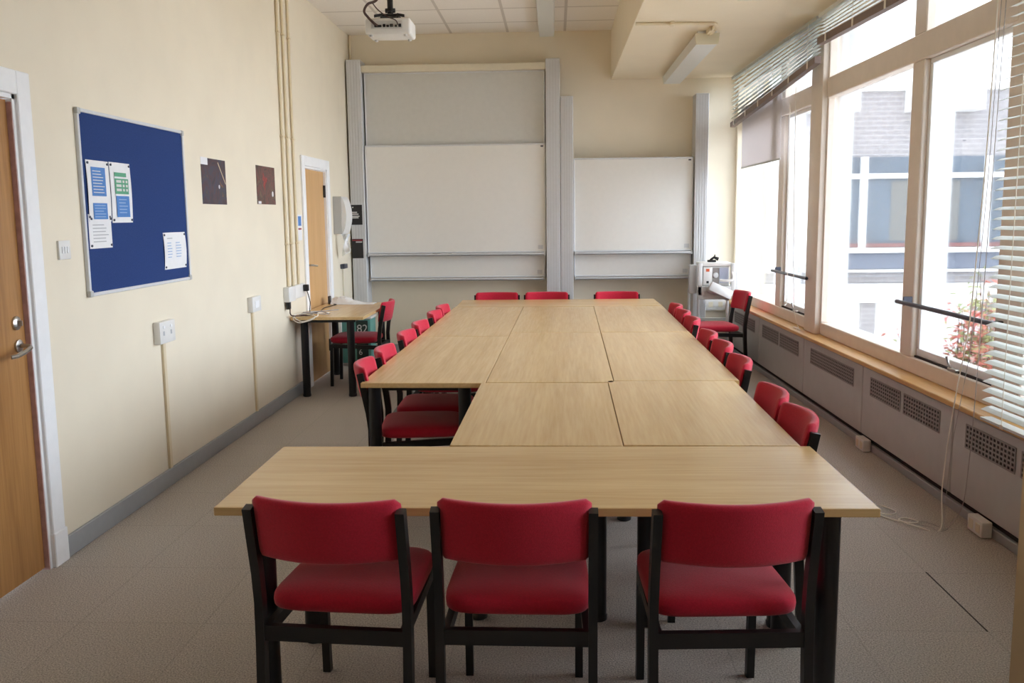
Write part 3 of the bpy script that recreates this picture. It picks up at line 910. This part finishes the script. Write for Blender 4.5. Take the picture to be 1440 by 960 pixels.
# electrics
t = thing('light_switch', 'white light switch beside the near door', 'switch', (X, 4.18, 1.39))
build(MB().box((X, 4.132, 1.390), (X+.012, 4.232, 1.478), .003, 2), 'plate', M['white_plastic'], t)
mb = MB()
for k in range(3):
    mb.box((X+.012, 4.152+.022*k, 1.418), (X+.017, 4.166+.022*k, 1.45), .002, 1)
build(mb, 'rocker', M['white_paint'], t)
t = thing('wall_socket', 'white double socket on the left wall below the notice board', 'socket', (X, 5.18, .86), 'white sockets on the left wall')
build(MB().box((X, 5.075, .858), (X+.042, 5.285, .985), .005, 2), 'back_box', M['white_plastic'], t)
for q in (5.125, 5.225):
    mb = MB().box((X+.042, q-.012, .945), (X+.047, q+.012, .962), .002, 1)
    build(mb, 'switch', M['white_paint'], t)
    build(MB().box((X+.042, q-.01, .905), (X+.0425, q+.01, .93)), 'pin_holes', M['grey_ink'], t)
t = thing('wall_socket', 'small white socket on the left wall between notice board and side table', 'socket', (X, 6.78, .87), 'white sockets on the left wall')
build(MB().box((X, 6.69, .872), (X+.042, 6.885, .985), .005, 2), 'back_box', M['white_plastic'], t)
build(MB().box((X+.042, 6.74, .9), (X+.047, 6.83, .955), .003, 1), 'switch', M['white_paint'], t)
tag(build(MB().box((X, 5.165, .104), (X+.016, 5.197, .858), .002, 1), 'cable_trunking', M['conduit'], None, (X, 5.18, .104)), 'cream trunking running down from the double socket', 'trunking', 'cream cable trunking')
tag(build(MB().box((X, 6.755, .104), (X+.016, 6.787, .872), .002, 1), 'cable_trunking', M['conduit'], None, (X, 6.77, .104)), 'cream trunking running down from the small socket', 'trunking', 'cream cable trunking')
for k, (y, zb, lab) in enumerate(((7.72, .99, 'cream conduit up the left wall, nearest the dark red picture'), (7.865, .985, 'cream conduit up the left wall, middle of the three'), (8.035, .985, 'cream conduit up the left wall, closest to the far door'))):
    t = thing('conduit', lab, 'conduit', (X, y, zb), 'vertical conduits on the left wall')
    build(MB().tube([(X+.014, y, zb), (X+.014, y, ZC)], .0125, 10), 'pipe', M['conduit'], t)
    mb = MB()
    for z in (1.35, 2.25, 3.1):
        mb.box((X, y-.02, z-.008), (X+.03, y+.02, z+.008), .003, 1)
    build(mb, 'saddle_clip', M['conduit'], t)
t = thing('wall_socket', 'white surface box with black plug at the bottom of the conduits over the side table', 'socket', (X, 7.70, .86), 'white sockets on the left wall')
build(MB().box((X, 7.60, .862), (X+.05, 7.80, .988), .005, 2), 'back_box', M['white_plastic'], t)
build(MB().box((X+.012, 7.615, .80), (X+.045, 7.665, .862), .006, 2), 'plug', M['black_plastic'], t)
t = thing('wall_socket', 'white double socket beside the far door with a black plug in it', 'socket', (X, 8.0, .87), 'white sockets on the left wall')
build(MB().box((X, 7.83, .868), (X+.03, 8.18, .985), .004, 2), 'back_box', M['white_plastic'], t)
build(MB().box((X+.03, 8.10, .915), (X+.075, 8.15, .975), .008, 2), 'plug', M['black_plastic'], t)
# tangle of cables on the side table
zt = .7215
mb = MB().tube(spline([(X+.04, 7.64, .80), (X+.045, 7.66, .745), (X+.10, 7.80, zt+.006), (X+.16, 7.9, zt+.006), (X+.08, 8.02, zt+.006), (X+.05, 7.88, zt+.008), (X+.14, 7.82, zt+.012)]), .005, 7)
tag(build(mb, 'power_cable', M['dark_cord'], None, (X+.08, 7.8, .72)), 'dark cable coming from the surface box onto the side table', 'cable', 'cables on the side table')
mb = MB().tube(spline([(X+.06, 8.12, .92), (X+.09, 8.10, .82), (X+.10, 8.06, zt+.006), (X+.16, 8.15, zt+.006), (X+.12, 8.5, zt+.006), (X+.16, 8.78, zt+.006), (X+.12, 8.84, zt+.006)]), .004, 7)
tag(build(mb, 'power_cable', M['black_plastic'], None, (X+.1, 8.2, .72)), 'black cable from the plug beside the far door, trailing along the side table', 'cable', 'cables on the side table')
mb = MB().tube(spline([(X+.05, 7.72, .745), (X+.02+.02, 7.73, .70), (X+.10, 7.72, .675), (X+.2, 7.725, .70), (X+.22, 7.76, zt+.007), (X+.12, 7.82, zt+.018), (X+.05, 7.78, zt+.02), (X+.05, 7.735, zt+.012), (X+.06, 7.724, .71), (X+.13, 7.722, .685), (X+.24, 7.76, zt+.006), (X+.2, 7.95, zt+.012), (X+.28, 8.06, zt+.006)]), .0042, 7)
tag(build(mb, 'power_cable', M['cord'], None, (X+.1, 7.75, .70)), 'white cable looped over the near corner of the side table', 'cable', 'cables on the side table')
mb = MB().tube(spline([(X+.07, 7.90, zt+.012), (X+.2, 8.0, zt+.02), (X+.3, 7.92, zt+.006), (X+.14, 7.86, zt+.022), (X+.06, 8.0, zt+.016), (X+.2, 8.2, zt+.006), (X+.3, 8.3, zt+.006)]), .004, 7)
tag(build(mb, 'power_cable', M['grey_cord'], None, (X+.1, 7.95, .72)), 'grey cable coiled near the wall on the side table', 'cable', 'cables on the side table')
# crumpled bag and little upright thing at the back of the table
mb = MB()
N = 16
vs, fs = [], []
for j in range(N+1):
    for i in range(N+1):
        u, v = i/N, j/N
        x = -2.22+.42*u; y = 8.86+.19*v
        h = max(0, (1-abs(2*u-.55)**1.5))*(1-(2*v-1)**2)*.075*(1-.6*u)
        vs.append((x + random.uniform(-.006, .006), y + random.uniform(-.006, .006), .7225 + h*(.75+.5*random.random())))
n = N+1
for j in range(N):
    for i in range(N):
        fs.append((j*n+i, j*n+i+1, (j+1)*n+i+1, (j+1)*n+i))
low = [(x, y, .7205) for x, y, z in vs]
nv = len(vs)
fs2 = [tuple(nv+i for i in f[::-1]) for f in fs]
for i in range(N):
    fs2 += [(i, nv+i, nv+i+1, i+1), (N*n+i, N*n+i+1, nv+N*n+i+1, nv+N*n+i), (i*n, (i+1)*n, nv+(i+1)*n, nv+i*n), (i*n+N, nv+i*n+N, nv+(i+1)*n+N, (i+1)*n+N)]
mb.add(vs+low, fs+fs2)
tag(build(mb, 'paper_bundle', M['crumple'], None, (-2.0, 8.95, .72)), 'crumpled white bag or paper at the back of the side table', 'bag')
mb = MB().box((-2.255, 8.90, .7205), (-2.235, 8.955, .80), .004, 1)
tag(build(mb, 'remote_control', M['grille'], None, (-2.245, 8.93, .72)), 'small dark upright gadget standing on the side table beside the white bag', 'gadget')

# sign left of the far door
t = thing('door_sign', 'small blue and white sign on the wall left of the far door', 'sign', (X, 8.2, 1.38))
build(MB().box((X, 8.115, 1.37), (X+.003, 8.245, 1.60), .001, 1), 'plate', M['paper'], t)
block(t, 'blue_block', M['blue_ink'], 8.13, 8.23, 1.50, 1.585, .003); block(t, 'red_strip', M['red_ink'], 8.13, 8.23, 1.465, 1.48, .003)

# paper towel dispenser
t = thing('towel_dispenser', 'white paper towel dispenser on the left wall beyond the far door', 'dispenser', (X, 9.6, 1.40))
prof = []
for k in range(13):
    a = k/12
    prof.append((X+.085+.05*math.sin(a*PI)**.6, 1.40+.385*a))
poly = [(X, 1.40)] + prof + [(X, 1.785)]
build(MB().prism(poly, 9.46, 9.74, 'Y'), 'cover', M['white_plastic'], t)
build(MB().box((X, 9.452, 1.40), (X+.09, 9.461, 1.785), .003, 1), 'side_panel', M['trolley_grey'], t)
mb = MB()
vs, fs = [], []
for j in range(9):
    for i in range(7):
        f, u = j/8, i/6
        z = 1.40 - .24*f*(1-.25*u)
        vs.append((X+.06+.09*u + .02*math.sin(5*f+3*u), 9.52+.14*f*(.5-u) + .03*math.sin(7*u+2*f), z))
for j in range(8):
    for i in range(6):
        fs.append((j*7+i, j*7+i+1, (j+1)*7+i+1, (j+1)*7+i))
nv = len(vs)
mb.add(vs + [(x, y+.002, z) for x, y, z in vs], fs + [tuple(nv+i for i in f[::-1]) for f in fs])
build(mb, 'hanging_towel', M['crumple'], t)
t = thing('wall_box', 'small dark grey control box on the left wall under the towel dispenser', 'control box', (X, 9.75, 1.03))
build(MB().box((X, 9.68, 1.025), (X+.045, 9.84, 1.075), .006, 2), 'housing', M['bar'], t)
build(MB().tube([(X+.012, 9.76, 1.03), (X+.012, 9.76, .104)], .006, 8), 'cable', M['cream_plastic'], t)

# teal recycling box under the side table
t = thing('recycling_box', 'teal box with white numerals on a dark panel standing behind the side table', 'box', (-2.13, 9.6, 0))
build(MB().box((-2.285, 9.52, .03), (-1.965, 9.80, .50), .012, 2), 'body', M['teal'], t)
build(MB().box((-2.12, 9.5165, .07), (-1.995, 9.5215, .485)), 'dark_panel', M['dark_green'], t)
text_obj('82', 'numerals', M['white_ink'], t, (-2.115, 9.516, .36), (PI/2, 0, 0), .12)
text_obj('52', 'numerals', M['white_ink'], t, (-2.115, 9.516, .27), (PI/2, 0, 0), .12)
text_obj('6', 'numerals', M['white_ink'], t, (-2.10, 9.516, .12), (PI/2, 0, 0), .085)
build(MB().box((-2.295, 9.51, .50), (-1.955, 9.81, .525), .008, 2), 'lid', M['white_plastic'], t)
build(MB().box((-2.29, 9.515, 0), (-1.96, 9.805, .03), .006, 1), 'base', M['trolley_grey'], t)
t = thing('white_board_offcut', 'narrow white panel leaning upright behind the side table leg', 'panel', (-2.27, 9.45, 0))
build(MB().box((-2.285, 9.44, 0), (-2.26, 9.47, .66), .003, 1), 'panel', M['white_plastic'], t)

# ------------------------------------------------------------------ whiteboards on the back wall
YF = 10.2                                      # front of the columns
def post(label, x0, x1, z1, group):
    t = thing('board_column', label, 'post', ((x0+x1)/2, YF+.1, 0), group)
    mb = MB().box((x0, YF, 0), (x1, YB, z1), .004, 1)
    build(mb, 'casing', M['column'], t)
    g = MB()
    w = x1-x0
    for k in range(1, 5):
        x = x0 + w*k/5
        g.box((x-.003, YF-.003, .02), (x+.003, YF+.0, z1-.02))
    build(g, 'ribs', M['alu'], t)
    return t
gp = 'tall grey posts of the whiteboards'
c1 = post('tall pale grey post at the left of the large whiteboard, carrying two black cards', -2.285, -2.128, 3.277, gp)
c2 = post('tall pale grey post at the right of the large whiteboard', -.102, .052, 3.252, gp)
c3 = post('shorter pale grey post at the left of the smaller whiteboard', .057, .196, 2.85, gp)
c4 = post('pale grey post at the right of the smaller whiteboard behind the trolley', 1.522, 1.663, 2.856, gp)

def board(name, label, x0, x1, z0, z1, yf, m, cat='whiteboard', tray=True, corner=True, group='sliding whiteboards'):
    t = thing(name, label, cat, ((x0+x1)/2, yf+.01, z0), group)
    build(MB().box((x0, yf, z0), (x1, yf+.02, z1), .003, 1), 'writing_surface', m, t)
    f = MB()
    f.box((x0-.006, yf-.004, z1-.012), (x1+.006, yf+.022, z1+.006), .003, 1); f.box((x0-.006, yf-.004, z0-.006), (x0+.008, yf+.022, z1), .003, 1); f.box((x1-.008, yf-.004, z0-.006), (x1+.006, yf+.022, z1), .003, 1)
    f.box((x0-.006, yf-.004, z0-.006), (x1+.006, yf+.022, z0+.012), .003, 1)
    build(f, 'frame', M['alu'], t)
    if tray:
        tr = MB().box((x0, yf-.055, z0-.035), (x1, yf+.02, z0-.022), .003, 1)
        tr.box((x0, yf-.055, z0-.035), (x1, yf-.05, z0-.008), .002, 1)
        build(tr, 'pen_tray', M['alu'], t)
        for s in (x0, x1-.015):
            build(MB().box((s, yf-.057, z0-.038), (s+.015, yf+.02, z0-.002), .003, 1), 'tray_end', M['trolley_grey'], t)
    if corner:
        build(MB().box((x1-.05, yf-.0012, z1-.035), (x1-.02, yf, z1-.02)), 'badge', M['bar'], t)
    if tray:
        build(MB().box((x1-.085, yf-.0012, z0+.03), (x1-.03, yf, z0+.075)), 'corner_label', M['column'], t)
    return t
xa, xb = -2.112, -.113
board('whiteboard', 'large whiteboard in front, with a pen tray along its lower edge', xa, xb, 1.165, 2.352, YF+.05, M['board'])
board('projection_panel', 'grey panel showing above the large whiteboard', xa+.005, xb-.005, 2.05, 3.14, YF+.10, M['board_grey'], tray=False, corner=False)
board('whiteboard', 'whiteboard strip showing below the large whiteboard with its own tray', xa+.01, xb-.01, .885, 2.0, YF+.10, M['board'], corner=False)
board('whiteboard', 'smaller whiteboard on the right, with a pen tray along its lower edge', .205, 1.507, 1.165, 2.182, YF+.05, M['board'])
board('whiteboard', 'whiteboard strip showing below the smaller whiteboard with its own tray', .210, 1.502, .885, 1.95, YF+.10, M['board'], corner=False)
mb = MB().box((-2.128, YF+.02, 3.145), (-.102, YF+.2, 3.215), .005, 1)
tag(build(mb, 'trim_6', M['cream_plastic']), kind='structure')
# pens on the tray
for k, (x, m, lab) in enumerate(((-1.33, M['black_plastic'], 'black whiteboard pen lying on the large board tray'), (-1.23, M['grey_ink'], 'grey whiteboard pen lying on the large board tray, right of the black one'))):
    t = thing('marker_pen', lab, 'pen', (x, YF+.02, 1.143), 'pens on the tray')
    build(MB().tube([(x-.05, YF+.02, 1.152), (x+.03, YF+.02, 1.152)], .009, 10), 'barrel', m, t)
    build(MB().tube([(x+.03, YF+.02, 1.152), (x+.065, YF+.02, 1.152)], .0075, 10), 'cap', M['bar'], t)
# black cards on the left post
def card(label, z0, z1, lines_at, red):
    t = thing('card_notice', label, 'notice', (-2.215, YF, z0), 'black cards on the left post')
    yf = YF-.004
    build(MB().box((-2.283, yf, z0), (-2.158, yf+.004, z1)), 'card', M['black_card'], t)
    mb = MB()
    for z, a, b in lines_at:
        mb.box((a, yf-.0008, z-.006), (b, yf, z+.006))
    build(mb, 'text_lines', M['white_ink'], t)
    if red:
        build(MB().box((-2.283, yf-.0009, z1-.022), (-2.165, yf-.0001, z1-.008)), 'red_band', M['red_ink'], t)
card('black card with white lettering, the upper of the two on the left post', 1.488, 1.708, [(1.625, -2.275, -2.215), (1.605, -2.275, -2.20), (1.582, -2.275, -2.19), (1.565, -2.275, -2.20), (1.68, -2.27, -2.255)], False)
card('black card with a dull red top line, lower of two on the left post', 1.114, 1.33, [(1.295, -2.24, -2.17)], True)

# sockets behind the trolley
t = thing('wall_socket', 'white double socket on the back wall behind the trolley', 'socket', (1.8, YB, .5))
build(MB().box((1.70, YB-.04, .478), (1.925, YB, .61), .005, 2), 'back_box', M['white_plastic'], t)
for q in (1.755, 1.865):
    build(MB().box((q-.025, YB-.043, .515), (q+.025, YB-.04, .575), .002, 1), 'switch', M['cream_plastic'], t)

# ------------------------------------------------------------------ trolley with projector machine
t = thing('projector_trolley', 'white metal equipment trolley on castors in the far corner', 'trolley', (1.70, 9.9, 0))
yt, yk = 9.78, 10.12
tw = M['trolley']
build(MB().box((1.505, yt, .70), (1.555, yt+.03, 1.045), .008, 2).box((1.508, yt+.004, .10), (1.532, yt+.028, .70), .004, 1), 'upright', tw, t)
build(MB().box((1.855, yt, .70), (1.905, yt+.03, 1.045), .008, 2).box((1.815, yt+.004, .10), (1.84, yt+.028, .72), .004, 1), 'upright', tw, t)
build(MB().box((1.42, yt+.04, .72), (1.505, yt+.10, 1.03), .012, 2), 'side_flap', M['trolley_grey'], t)
build(MB().box((1.885, yt+.06, .74), (1.955, yt+.12, 1.03), .012, 2), 'side_flap', tw, t)
build(MB().box((1.45, yk-.03, .10), (1.475, yk, .76), .004, 1), 'rear_leg', tw, t)
build(MB().box((1.875, yk-.03, .10), (1.90, yk, .76), .004, 1), 'rear_leg', tw, t)
build(MB().box((1.508, yt+.028, .775), (1.90, yk, .80), .004, 1).box((1.51, yt, .66), (1.86, yt+.02, .80), .004, 1), 'shelf', tw, t)
build(MB().box((1.45, yt+.05, .115), (1.90, yk, .155), .006, 1), 'base_shelf', M['teal_grey'], t)
build(MB().box((1.46, yk-.03, .40), (1.90, yk-.01, .43), .003, 1), 'cross_bar', tw, t)
for cx_, cy_ in ((1.52, yt+.02), (1.827, yt+.02), (1.462, yk-.02), (1.888, yk-.02)):
    o = build(MB().lathe([(.0001, cx_-.012), (.03, cx_-.012), (.032, cx_), (.03, cx_+.012), (.0001, cx_+.012)], (0, cy_, .032), 18, 'X'), 'castor', M['black_plastic'], t)
    build(MB().box((cx_-.016, cy_-.012, .045), (cx_+.016, cy_+.012, .115), .003, 1), 'castor_fork', M['steel'], o)
# tilted keyboard flap in front
mt = Matrix.Translation((1.735, yt-.06, .755)) @ Matrix.Rotation(.45, 4, 'Y') @ Matrix.Rotation(-.35, 4, 'X')
build(MB().box((-.125, -.04, -.055), (.125, .04, .05), .012, 2, mt), 'tilting_flap', tw, t)
t2 = thing('projector', 'boxy pale machine with an orange label standing on the white trolley', 'projector', (1.70, 9.95, .80))
build(MB().box((1.565, yt+.05, .801), (1.85, yk-.02, 1.012), .01, 2), 'case', M['machine'], t2)
build(MB().box((1.572, yt+.04, .815), (1.665, yt+.052, 1.0), .006, 2), 'left_panel', M['white_plastic'], t2)
build(MB().box((1.74, yt+.04, .835), (1.835, yt+.052, .995), .004, 2), 'right_panel', M['machine_blue'], t2)
build(MB().box((1.67, yt+.046, .815), (1.735, yt+.052, .995)), 'vent', M['grille_bar'], t2)
build(MB().lathe([(.0001, yt+.030), (.026, yt+.034), (.03, yt+.046), (.0001, yt+.046)], (1.702, 0, .915), 20, 'Y'), 'lens', M['alu'], t2)
build(MB().box((1.60, yt+.0385, .955), (1.635, yt+.0405, .985)), 'orange_label', M['orange'], t2)
build(MB().box((1.605, yt+.0385, .83), (1.63, yt+.0405, .855)), 'power_inlet', M['black_plastic'], t2)
build(MB().tube(spline([(1.74, yt-.0, .865), (1.80, yt-.02, .86), (1.86, yt-.02, .87), (1.875, yt-.01, .90), (1.865, yt+.02, .97)]), .014, 10), 'hose', M['white_plastic'], t2)
build(MB().box((1.535, yt+.035, 1.013), (1.87, yk-.02, 1.05), .006, 2), 'lid', M['white_plastic'], t2)
t3 = thing('document_camera', 'small black gadget lying on top of the pale machine', 'gadget', (1.69, 9.93, 1.05))
mb = MB().box((1.63, 9.90, 1.0505), (1.72, 9.96, 1.075), .008, 2)
build(mb, 'base', M['black_plastic'], t3)
build(MB().tube([(1.66, 9.93, 1.073), (1.70, 9.93, 1.10), (1.745, 9.93, 1.082)], [.012, .014, .02], 10), 'head', M['black_plastic'], t3)
build(MB().tube([(1.705, 9.93, 1.10), (1.71, 9.93, 1.13)], .008, 8), 'knob', M['black_plastic'], t3)

# ------------------------------------------------------------------ ceiling fittings
def lamp(label, x0, x1, ya, yb, zt_, h):
    t = thing('ceiling_light', label, 'ceiling light', ((x0+x1)/2, (ya+yb)/2, zt_), 'fluorescent fittings')
    w = x1-x0
    build(MB().box((x0+.02, ya+.01, zt_-.03), (x1-.02, yb-.01, zt_), .003, 1), 'base_tray', M['white_plastic'], t)
    poly = [(x0, zt_-.03), (x0+.012, zt_-h), (x1-.012, zt_-h), (x1, zt_-.03)]
    build(MB().prism(poly, ya+.02, yb-.02, 'Y'), 'diffuser', M['lamp'], t)
    for a, b in ((ya, ya+.02), (yb-.02, yb)):
        build(MB().prism([(x0-.003, zt_-.02), (x0+.008, zt_-h-.003), (x1-.008, zt_-h-.003), (x1+.003, zt_-.02)], a, b, 'Y'), 'end_cap', M['lamp_end'], t)
    return t
lamp('long fluorescent light under the lowered ceiling by the windows', 1.15, 1.345, 7.80, 10.12, ZS, .105)
lamp('fluorescent light at the top edge of the picture, nearer the camera by the windows', 1.19, 1.36, 4.1, 6.28, ZS, .105)
lamp('long grey fluorescent light on the tiled ceiling', -.175, .0, 8.0, 10.24, ZC, .10)
t = thing('conduit', 'cream conduit crossing the lowered ceiling to the long light by the windows', 'conduit', (1.0, 7.45, ZS))
build(MB().tube([(XBEAM+.01, 7.42, ZS-.012), (1.245, 7.46, ZS-.012), (1.262, 7.48, ZS-.014), (1.262, 7.83, ZS-.03)], .013, 8), 'pipe', M['conduit'], t)
build(MB().box((.90, 7.40, ZS-.026), (.93, 7.48, ZS), .003, 1).box((1.235, 7.63, ZS-.035), (1.29, 7.79, ZS), .004, 1), 'saddle_clip', M['conduit'], t)
tag(build(MB().tube([(XL+.02, YB-.022, 3.3), (XL+.02, YB-.022, ZC)], .012, 8), 'conduit', M['conduit'], None, (XL+.02, YB-.022, 3.3)), 'short cream pipe in the top left corner above the tall post', 'conduit')

# projector on the ceiling
t = thing('ceiling_projector', 'white projector hanging from the tiled ceiling on a black pole', 'projector', (-1.165, 6.7, ZC))
x0, x1, ya, yb, z0, z1 = -1.335, -1.012, 6.60, 6.86, 2.845, 2.955
build(MB().box((x0, ya, z0), (x1, yb, z1), .018, 3), 'case', M['white_plastic'], t)
build(MB().box((x0+.045, ya-.003, z0+.035), (x1-.055, ya+.002, z1-.02), .002, 1), 'connector_panel', M['machine'], t)
cn = MB()
for k, (dx, w_) in enumerate(((.07, .05), (.13, .018), (.155, .018), (.18, .022), (.215, .015), (.24, .02))):
    cn.box((x0+dx, ya-.012, z0+.045), (x0+dx+w_, ya, z0+.06+.006*(k % 2)), .002, 1)
build(cn, 'connectors', M['black_plastic'], t)
build(MB().lathe([(.0001, yb+.03), (.035, yb+.03), (.04, yb-.01), (.0001, yb-.01)], (x1-.08, 0, (z0+z1)/2), 20, 'Y'), 'lens', M['black_plastic'], t)
for fx, fy in ((x0+.04, ya+.03), (x1-.04, ya+.03), (x0+.04, yb-.04), (x1-.04, yb-.04)):
    build(MB().lathe([(.012, z0-.012), (.014, z0)], (fx, fy, 0), 12), 'foot', M['trolley_grey'], t)
mnt = MB().box((-1.235, 6.63, z1+.02), (-1.10, 6.80, z1+.034), .004, 1)
for fx, fy in ((-1.225, 6.65), (-1.11, 6.65), (-1.225, 6.78), (-1.11, 6.78)):
    mnt.tube([(fx, fy, z1-.002), (fx, fy, z1+.024)], .008, 8)
mnt.bar([(-1.22, 6.64, z1+.028), (-1.265, 6.60, z1+.012)], .02, .008, (0, 0, 1)).bar([(-1.11, 6.64, z1+.028), (-1.055, 6.61, z1+.012)], .02, .008, (0, 0, 1))
build(mnt, 'mount_plate', M['black_plastic'], t)
build(MB().tube([(-1.17, 6.71, z1+.03), (-1.17, 6.71, ZC)], .021, 14).lathe([(.035, z1+.06), (.035, z1+.08)], (-1.17, 6.71, 0), 16).tube([(-1.205, 6.71, z1+.07), (-1.135, 6.71, z1+.07)], .016, 10).lathe([(.06, ZC-.012), (.06, ZC)], (-1.17, 6.71, 0), 20), 'pole', M['black_plastic'], t)
build(MB().tube(spline([(-1.19, 6.68, 3.35), (-1.235, 6.62, 3.1), (-1.30, 6.56, 3.04), (-1.325, 6.55, 2.99), (-1.30, 6.55, 2.95), (-1.265, 6.575, 2.915), (-1.245, 6.592, 2.90)]), .009, 8), 'cable', M['dark_cord'], t)
build(MB().tube(spline([(-1.27, 6.57, 3.05), (-1.23, 6.56, 3.0), (-1.17, 6.55, 2.955), (-1.11, 6.57, 2.93), (-1.10, 6.592, 2.905)]), .004, 6), 'cable', M['dark_cord'], t)

# ------------------------------------------------------------------ outside
tag(build(MB().box((2.5, -30, -.65), (60, 15.0, -.6)), 'ground', M['ground']), kind='structure')
FY = 15.0
t = thing('building', 'pale brick building with a band of windows across the courtyard', 'building', (8, FY, -.6))
build(MB().box((2.6, FY+.15, -.6), (24, FY+4, 3.52)), 'wall', M['facade_brick'], t)
gl = MB().box((4.62, FY+.10, .60), (24, FY+.16, 2.43))
build(gl, 'window_band', M['facade_glass'], t)
build(MB().box((2.6, FY+.0, .60), (4.62, FY+.16, 2.43)), 'wall_panel', M['facade_white'], t)
xs = [4.93+1.94*k for k in range(10)]
for x in xs:
    build(MB().box((x-.055, FY+.03, .93), (x+.055, FY+.12, 2.43)), 'mullion', M['facade_white'], t)
build(MB().box((4.62, FY+.04, 2.09), (24, FY+.12, 2.17)), 'transom', M['facade_white'], t)
build(MB().box((4.62, FY+.0, .91), (24, FY+.12, .99)), 'sill_rail', M['facade_white'], t)
build(MB().box((4.62, FY+.05, 1.0), (24, FY+.11, 1.06)), 'red_sill', M['facade_red'], t)
build(MB().box((4.62, FY+.06, .65), (24, FY+.11, .91)), 'spandrel', M['facade_spandrel'], t)
build(MB().box((4.55, FY+.0, .60), (24, FY+.12, .64)), 'lower_rail', M['facade_white'], t)
build(MB().box((2.6, FY-.05, .11), (24, FY+.14, .41)), 'white_band', M['facade_white'], t)
build(MB().box((2.6, FY+.08, -.6), (24, FY+.14, .11)), 'plinth', M['facade_white'], t)
for x in (5.07, 7.01, 8.95, 10.89):
    build(MB().box((x-.115, FY+.02, -.6), (x+.115, FY+.08, .11)), 'pier', M['facade_brick'], t)
for x0_, x1_ in ((3.6, 4.73), (5.55, 6.63), (7.5, 8.6), (9.45, 10.55)):
    build(MB().box((x0_, FY-.25, 3.12), (x1_, FY+.4, 4.45)), 'roof_block', M['facade_white'], t)
build(MB().box((2.6, FY+.1, 3.46), (24, FY+.3, 3.56)), 'coping', M['facade_white'], t)
# curtains dimly seen in the far windows
for k, x in enumerate((5.5, 6.3, 7.6, 8.5)):
    build(MB().box((x-.12, FY+.095, 1.1), (x+.16, FY+.1, 2.05)), 'pale_curtain', mat('pale_facade_curtain', (112, 114, 114), .8), t)

# shrub right outside the window
bt = thing('shrub', 'red and green leaved shrub outside the near window', 'shrub', (3.55, 8.1, -.6))
st = MB()
tips = []
for k in range(80):
    a, r = random.uniform(0, 2*PI), min(.75, abs(random.gauss(0, .5)))
    top = (3.62+r*math.cos(a)*1.0, 8.0+r*math.sin(a), random.uniform(.0, 1.05-.6*r))
    base = (3.62+.1*math.cos(a), 8.0+.1*math.sin(a), -.6)
    mid = tuple((base[i]+top[i])/2 + random.uniform(-.05, .05) for i in range(3))
    st.tube([base, mid, top], [.010, .007, .003], 5)
    tips.append((mid, top))
build(st, 'stems', M['stem'], bt)
lr, lg = MB(), MB()
for mid, top in tips:
    for q in range(30):
        f = random.uniform(.1, 1.05)
        c = Vector(mid).lerp(Vector(top), f) + Vector([random.gauss(0, .07) for _ in range(3)])
        L, W_ = random.uniform(.05, .11), random.uniform(.010, .018)
        e = Matrix.Rotation(random.uniform(0, 2*PI), 4, 'Z') @ Matrix.Rotation(random.uniform(-.9, .9), 4, 'Y') @ Matrix.Rotation(random.uniform(-.7, .7), 4, 'X')
        vs = [c + e @ Vector(p) for p in ((0, 0, 0), (L*.4, W_, .008), (L, 0, -.01), (L*.4, -W_, .008))]
        vs += [v + e @ Vector((0, 0, -.0015)) for v in vs]
        (lr if (random.random() < .62 and top[2] < .75) or random.random() < .3 else lg).add(vs, [(0, 1, 2, 3), (7, 6, 5, 4), (0, 4, 5, 1), (1, 5, 6, 2), (2, 6, 7, 3), (3, 7, 4, 0)])
build(lr, 'red_leaves', M['leaf_red'], bt, smooth=False)
build(lg, 'green_leaves', M['leaf_green'], bt, smooth=False)

# ------------------------------------------------------------------ light
w = bpy.data.worlds.new('overcast_sky')
scene.world = w
w.use_nodes = True
nt = w.node_tree
bg = nt.nodes['Background']
tc = nt.nodes.new('ShaderNodeTexCoord')
sp = nt.nodes.new('ShaderNodeSeparateXYZ')
nt.links.new(tc.outputs['Generated'], sp.inputs[0])
rp = nt.nodes.new('ShaderNodeValToRGB')
rp.color_ramp.elements[0].position = 0.0; rp.color_ramp.elements[0].color = (.78, .88, 1.0, 1)
rp.color_ramp.elements[1].position = .8; rp.color_ramp.elements[1].color = (.90, .96, 1.03, 1)
nt.links.new(sp.outputs['Z'], rp.inputs['Fac'])
nt.links.new(rp.outputs['Color'], bg.inputs['Color'])
bg.inputs['Strength'].default_value = 3.2

# sky portals in the window openings
def portal(name, ya, yb):
    l = bpy.data.lights.new(name, 'AREA')
    l.shape = 'RECTANGLE'; l.size = 2.35; l.size_y = yb-ya
    l.cycles.is_portal = True
    o = bpy.data.objects.new(name, l)
    COL.objects.link(o)
    o.location = rw((2.5, (ya+yb)/2, 1.8))
    o.rotation_euler = (0, PI/2, RWA)
    return o
portal('window_daylight', 7.7, 10.4); portal('window_daylight.001', 2.75, 7.45); portal('window_daylight.002', 1.55, 2.44)

# ------------------------------------------------------------------ camera
cam = bpy.data.cameras.new('camera')
cam.sensor_width = 36; cam.sensor_fit = 'HORIZONTAL'
cam.lens = 36*1282.33/1440
cam.clip_end = 200
co = bpy.data.objects.new('camera', cam)
COL.objects.link(co)
co.matrix_world = Matrix.Translation((0, 0, 1.57)) @ Matrix.Rotation(.04886, 4, 'Z') @ Matrix.Rotation(PI/2-.13715, 4, 'X') @ Matrix.Rotation(-.01125, 4, 'Z')
scene.camera = co

scene.view_settings.view_transform = 'Standard'
scene.view_settings.look = 'None'
scene.view_settings.gamma = 1
scene.view_settings.use_curve_mapping = False
scene.view_settings.exposure = 1.8
scene.cycles.max_bounces = 10
scene.cycles.diffuse_bounces = 8
scene.cycles.glossy_bounces = 4
scene.cycles.transparent_max_bounces = 16
scene.cycles.use_denoising = True
scene.cycles.sample_clamp_indirect = 6
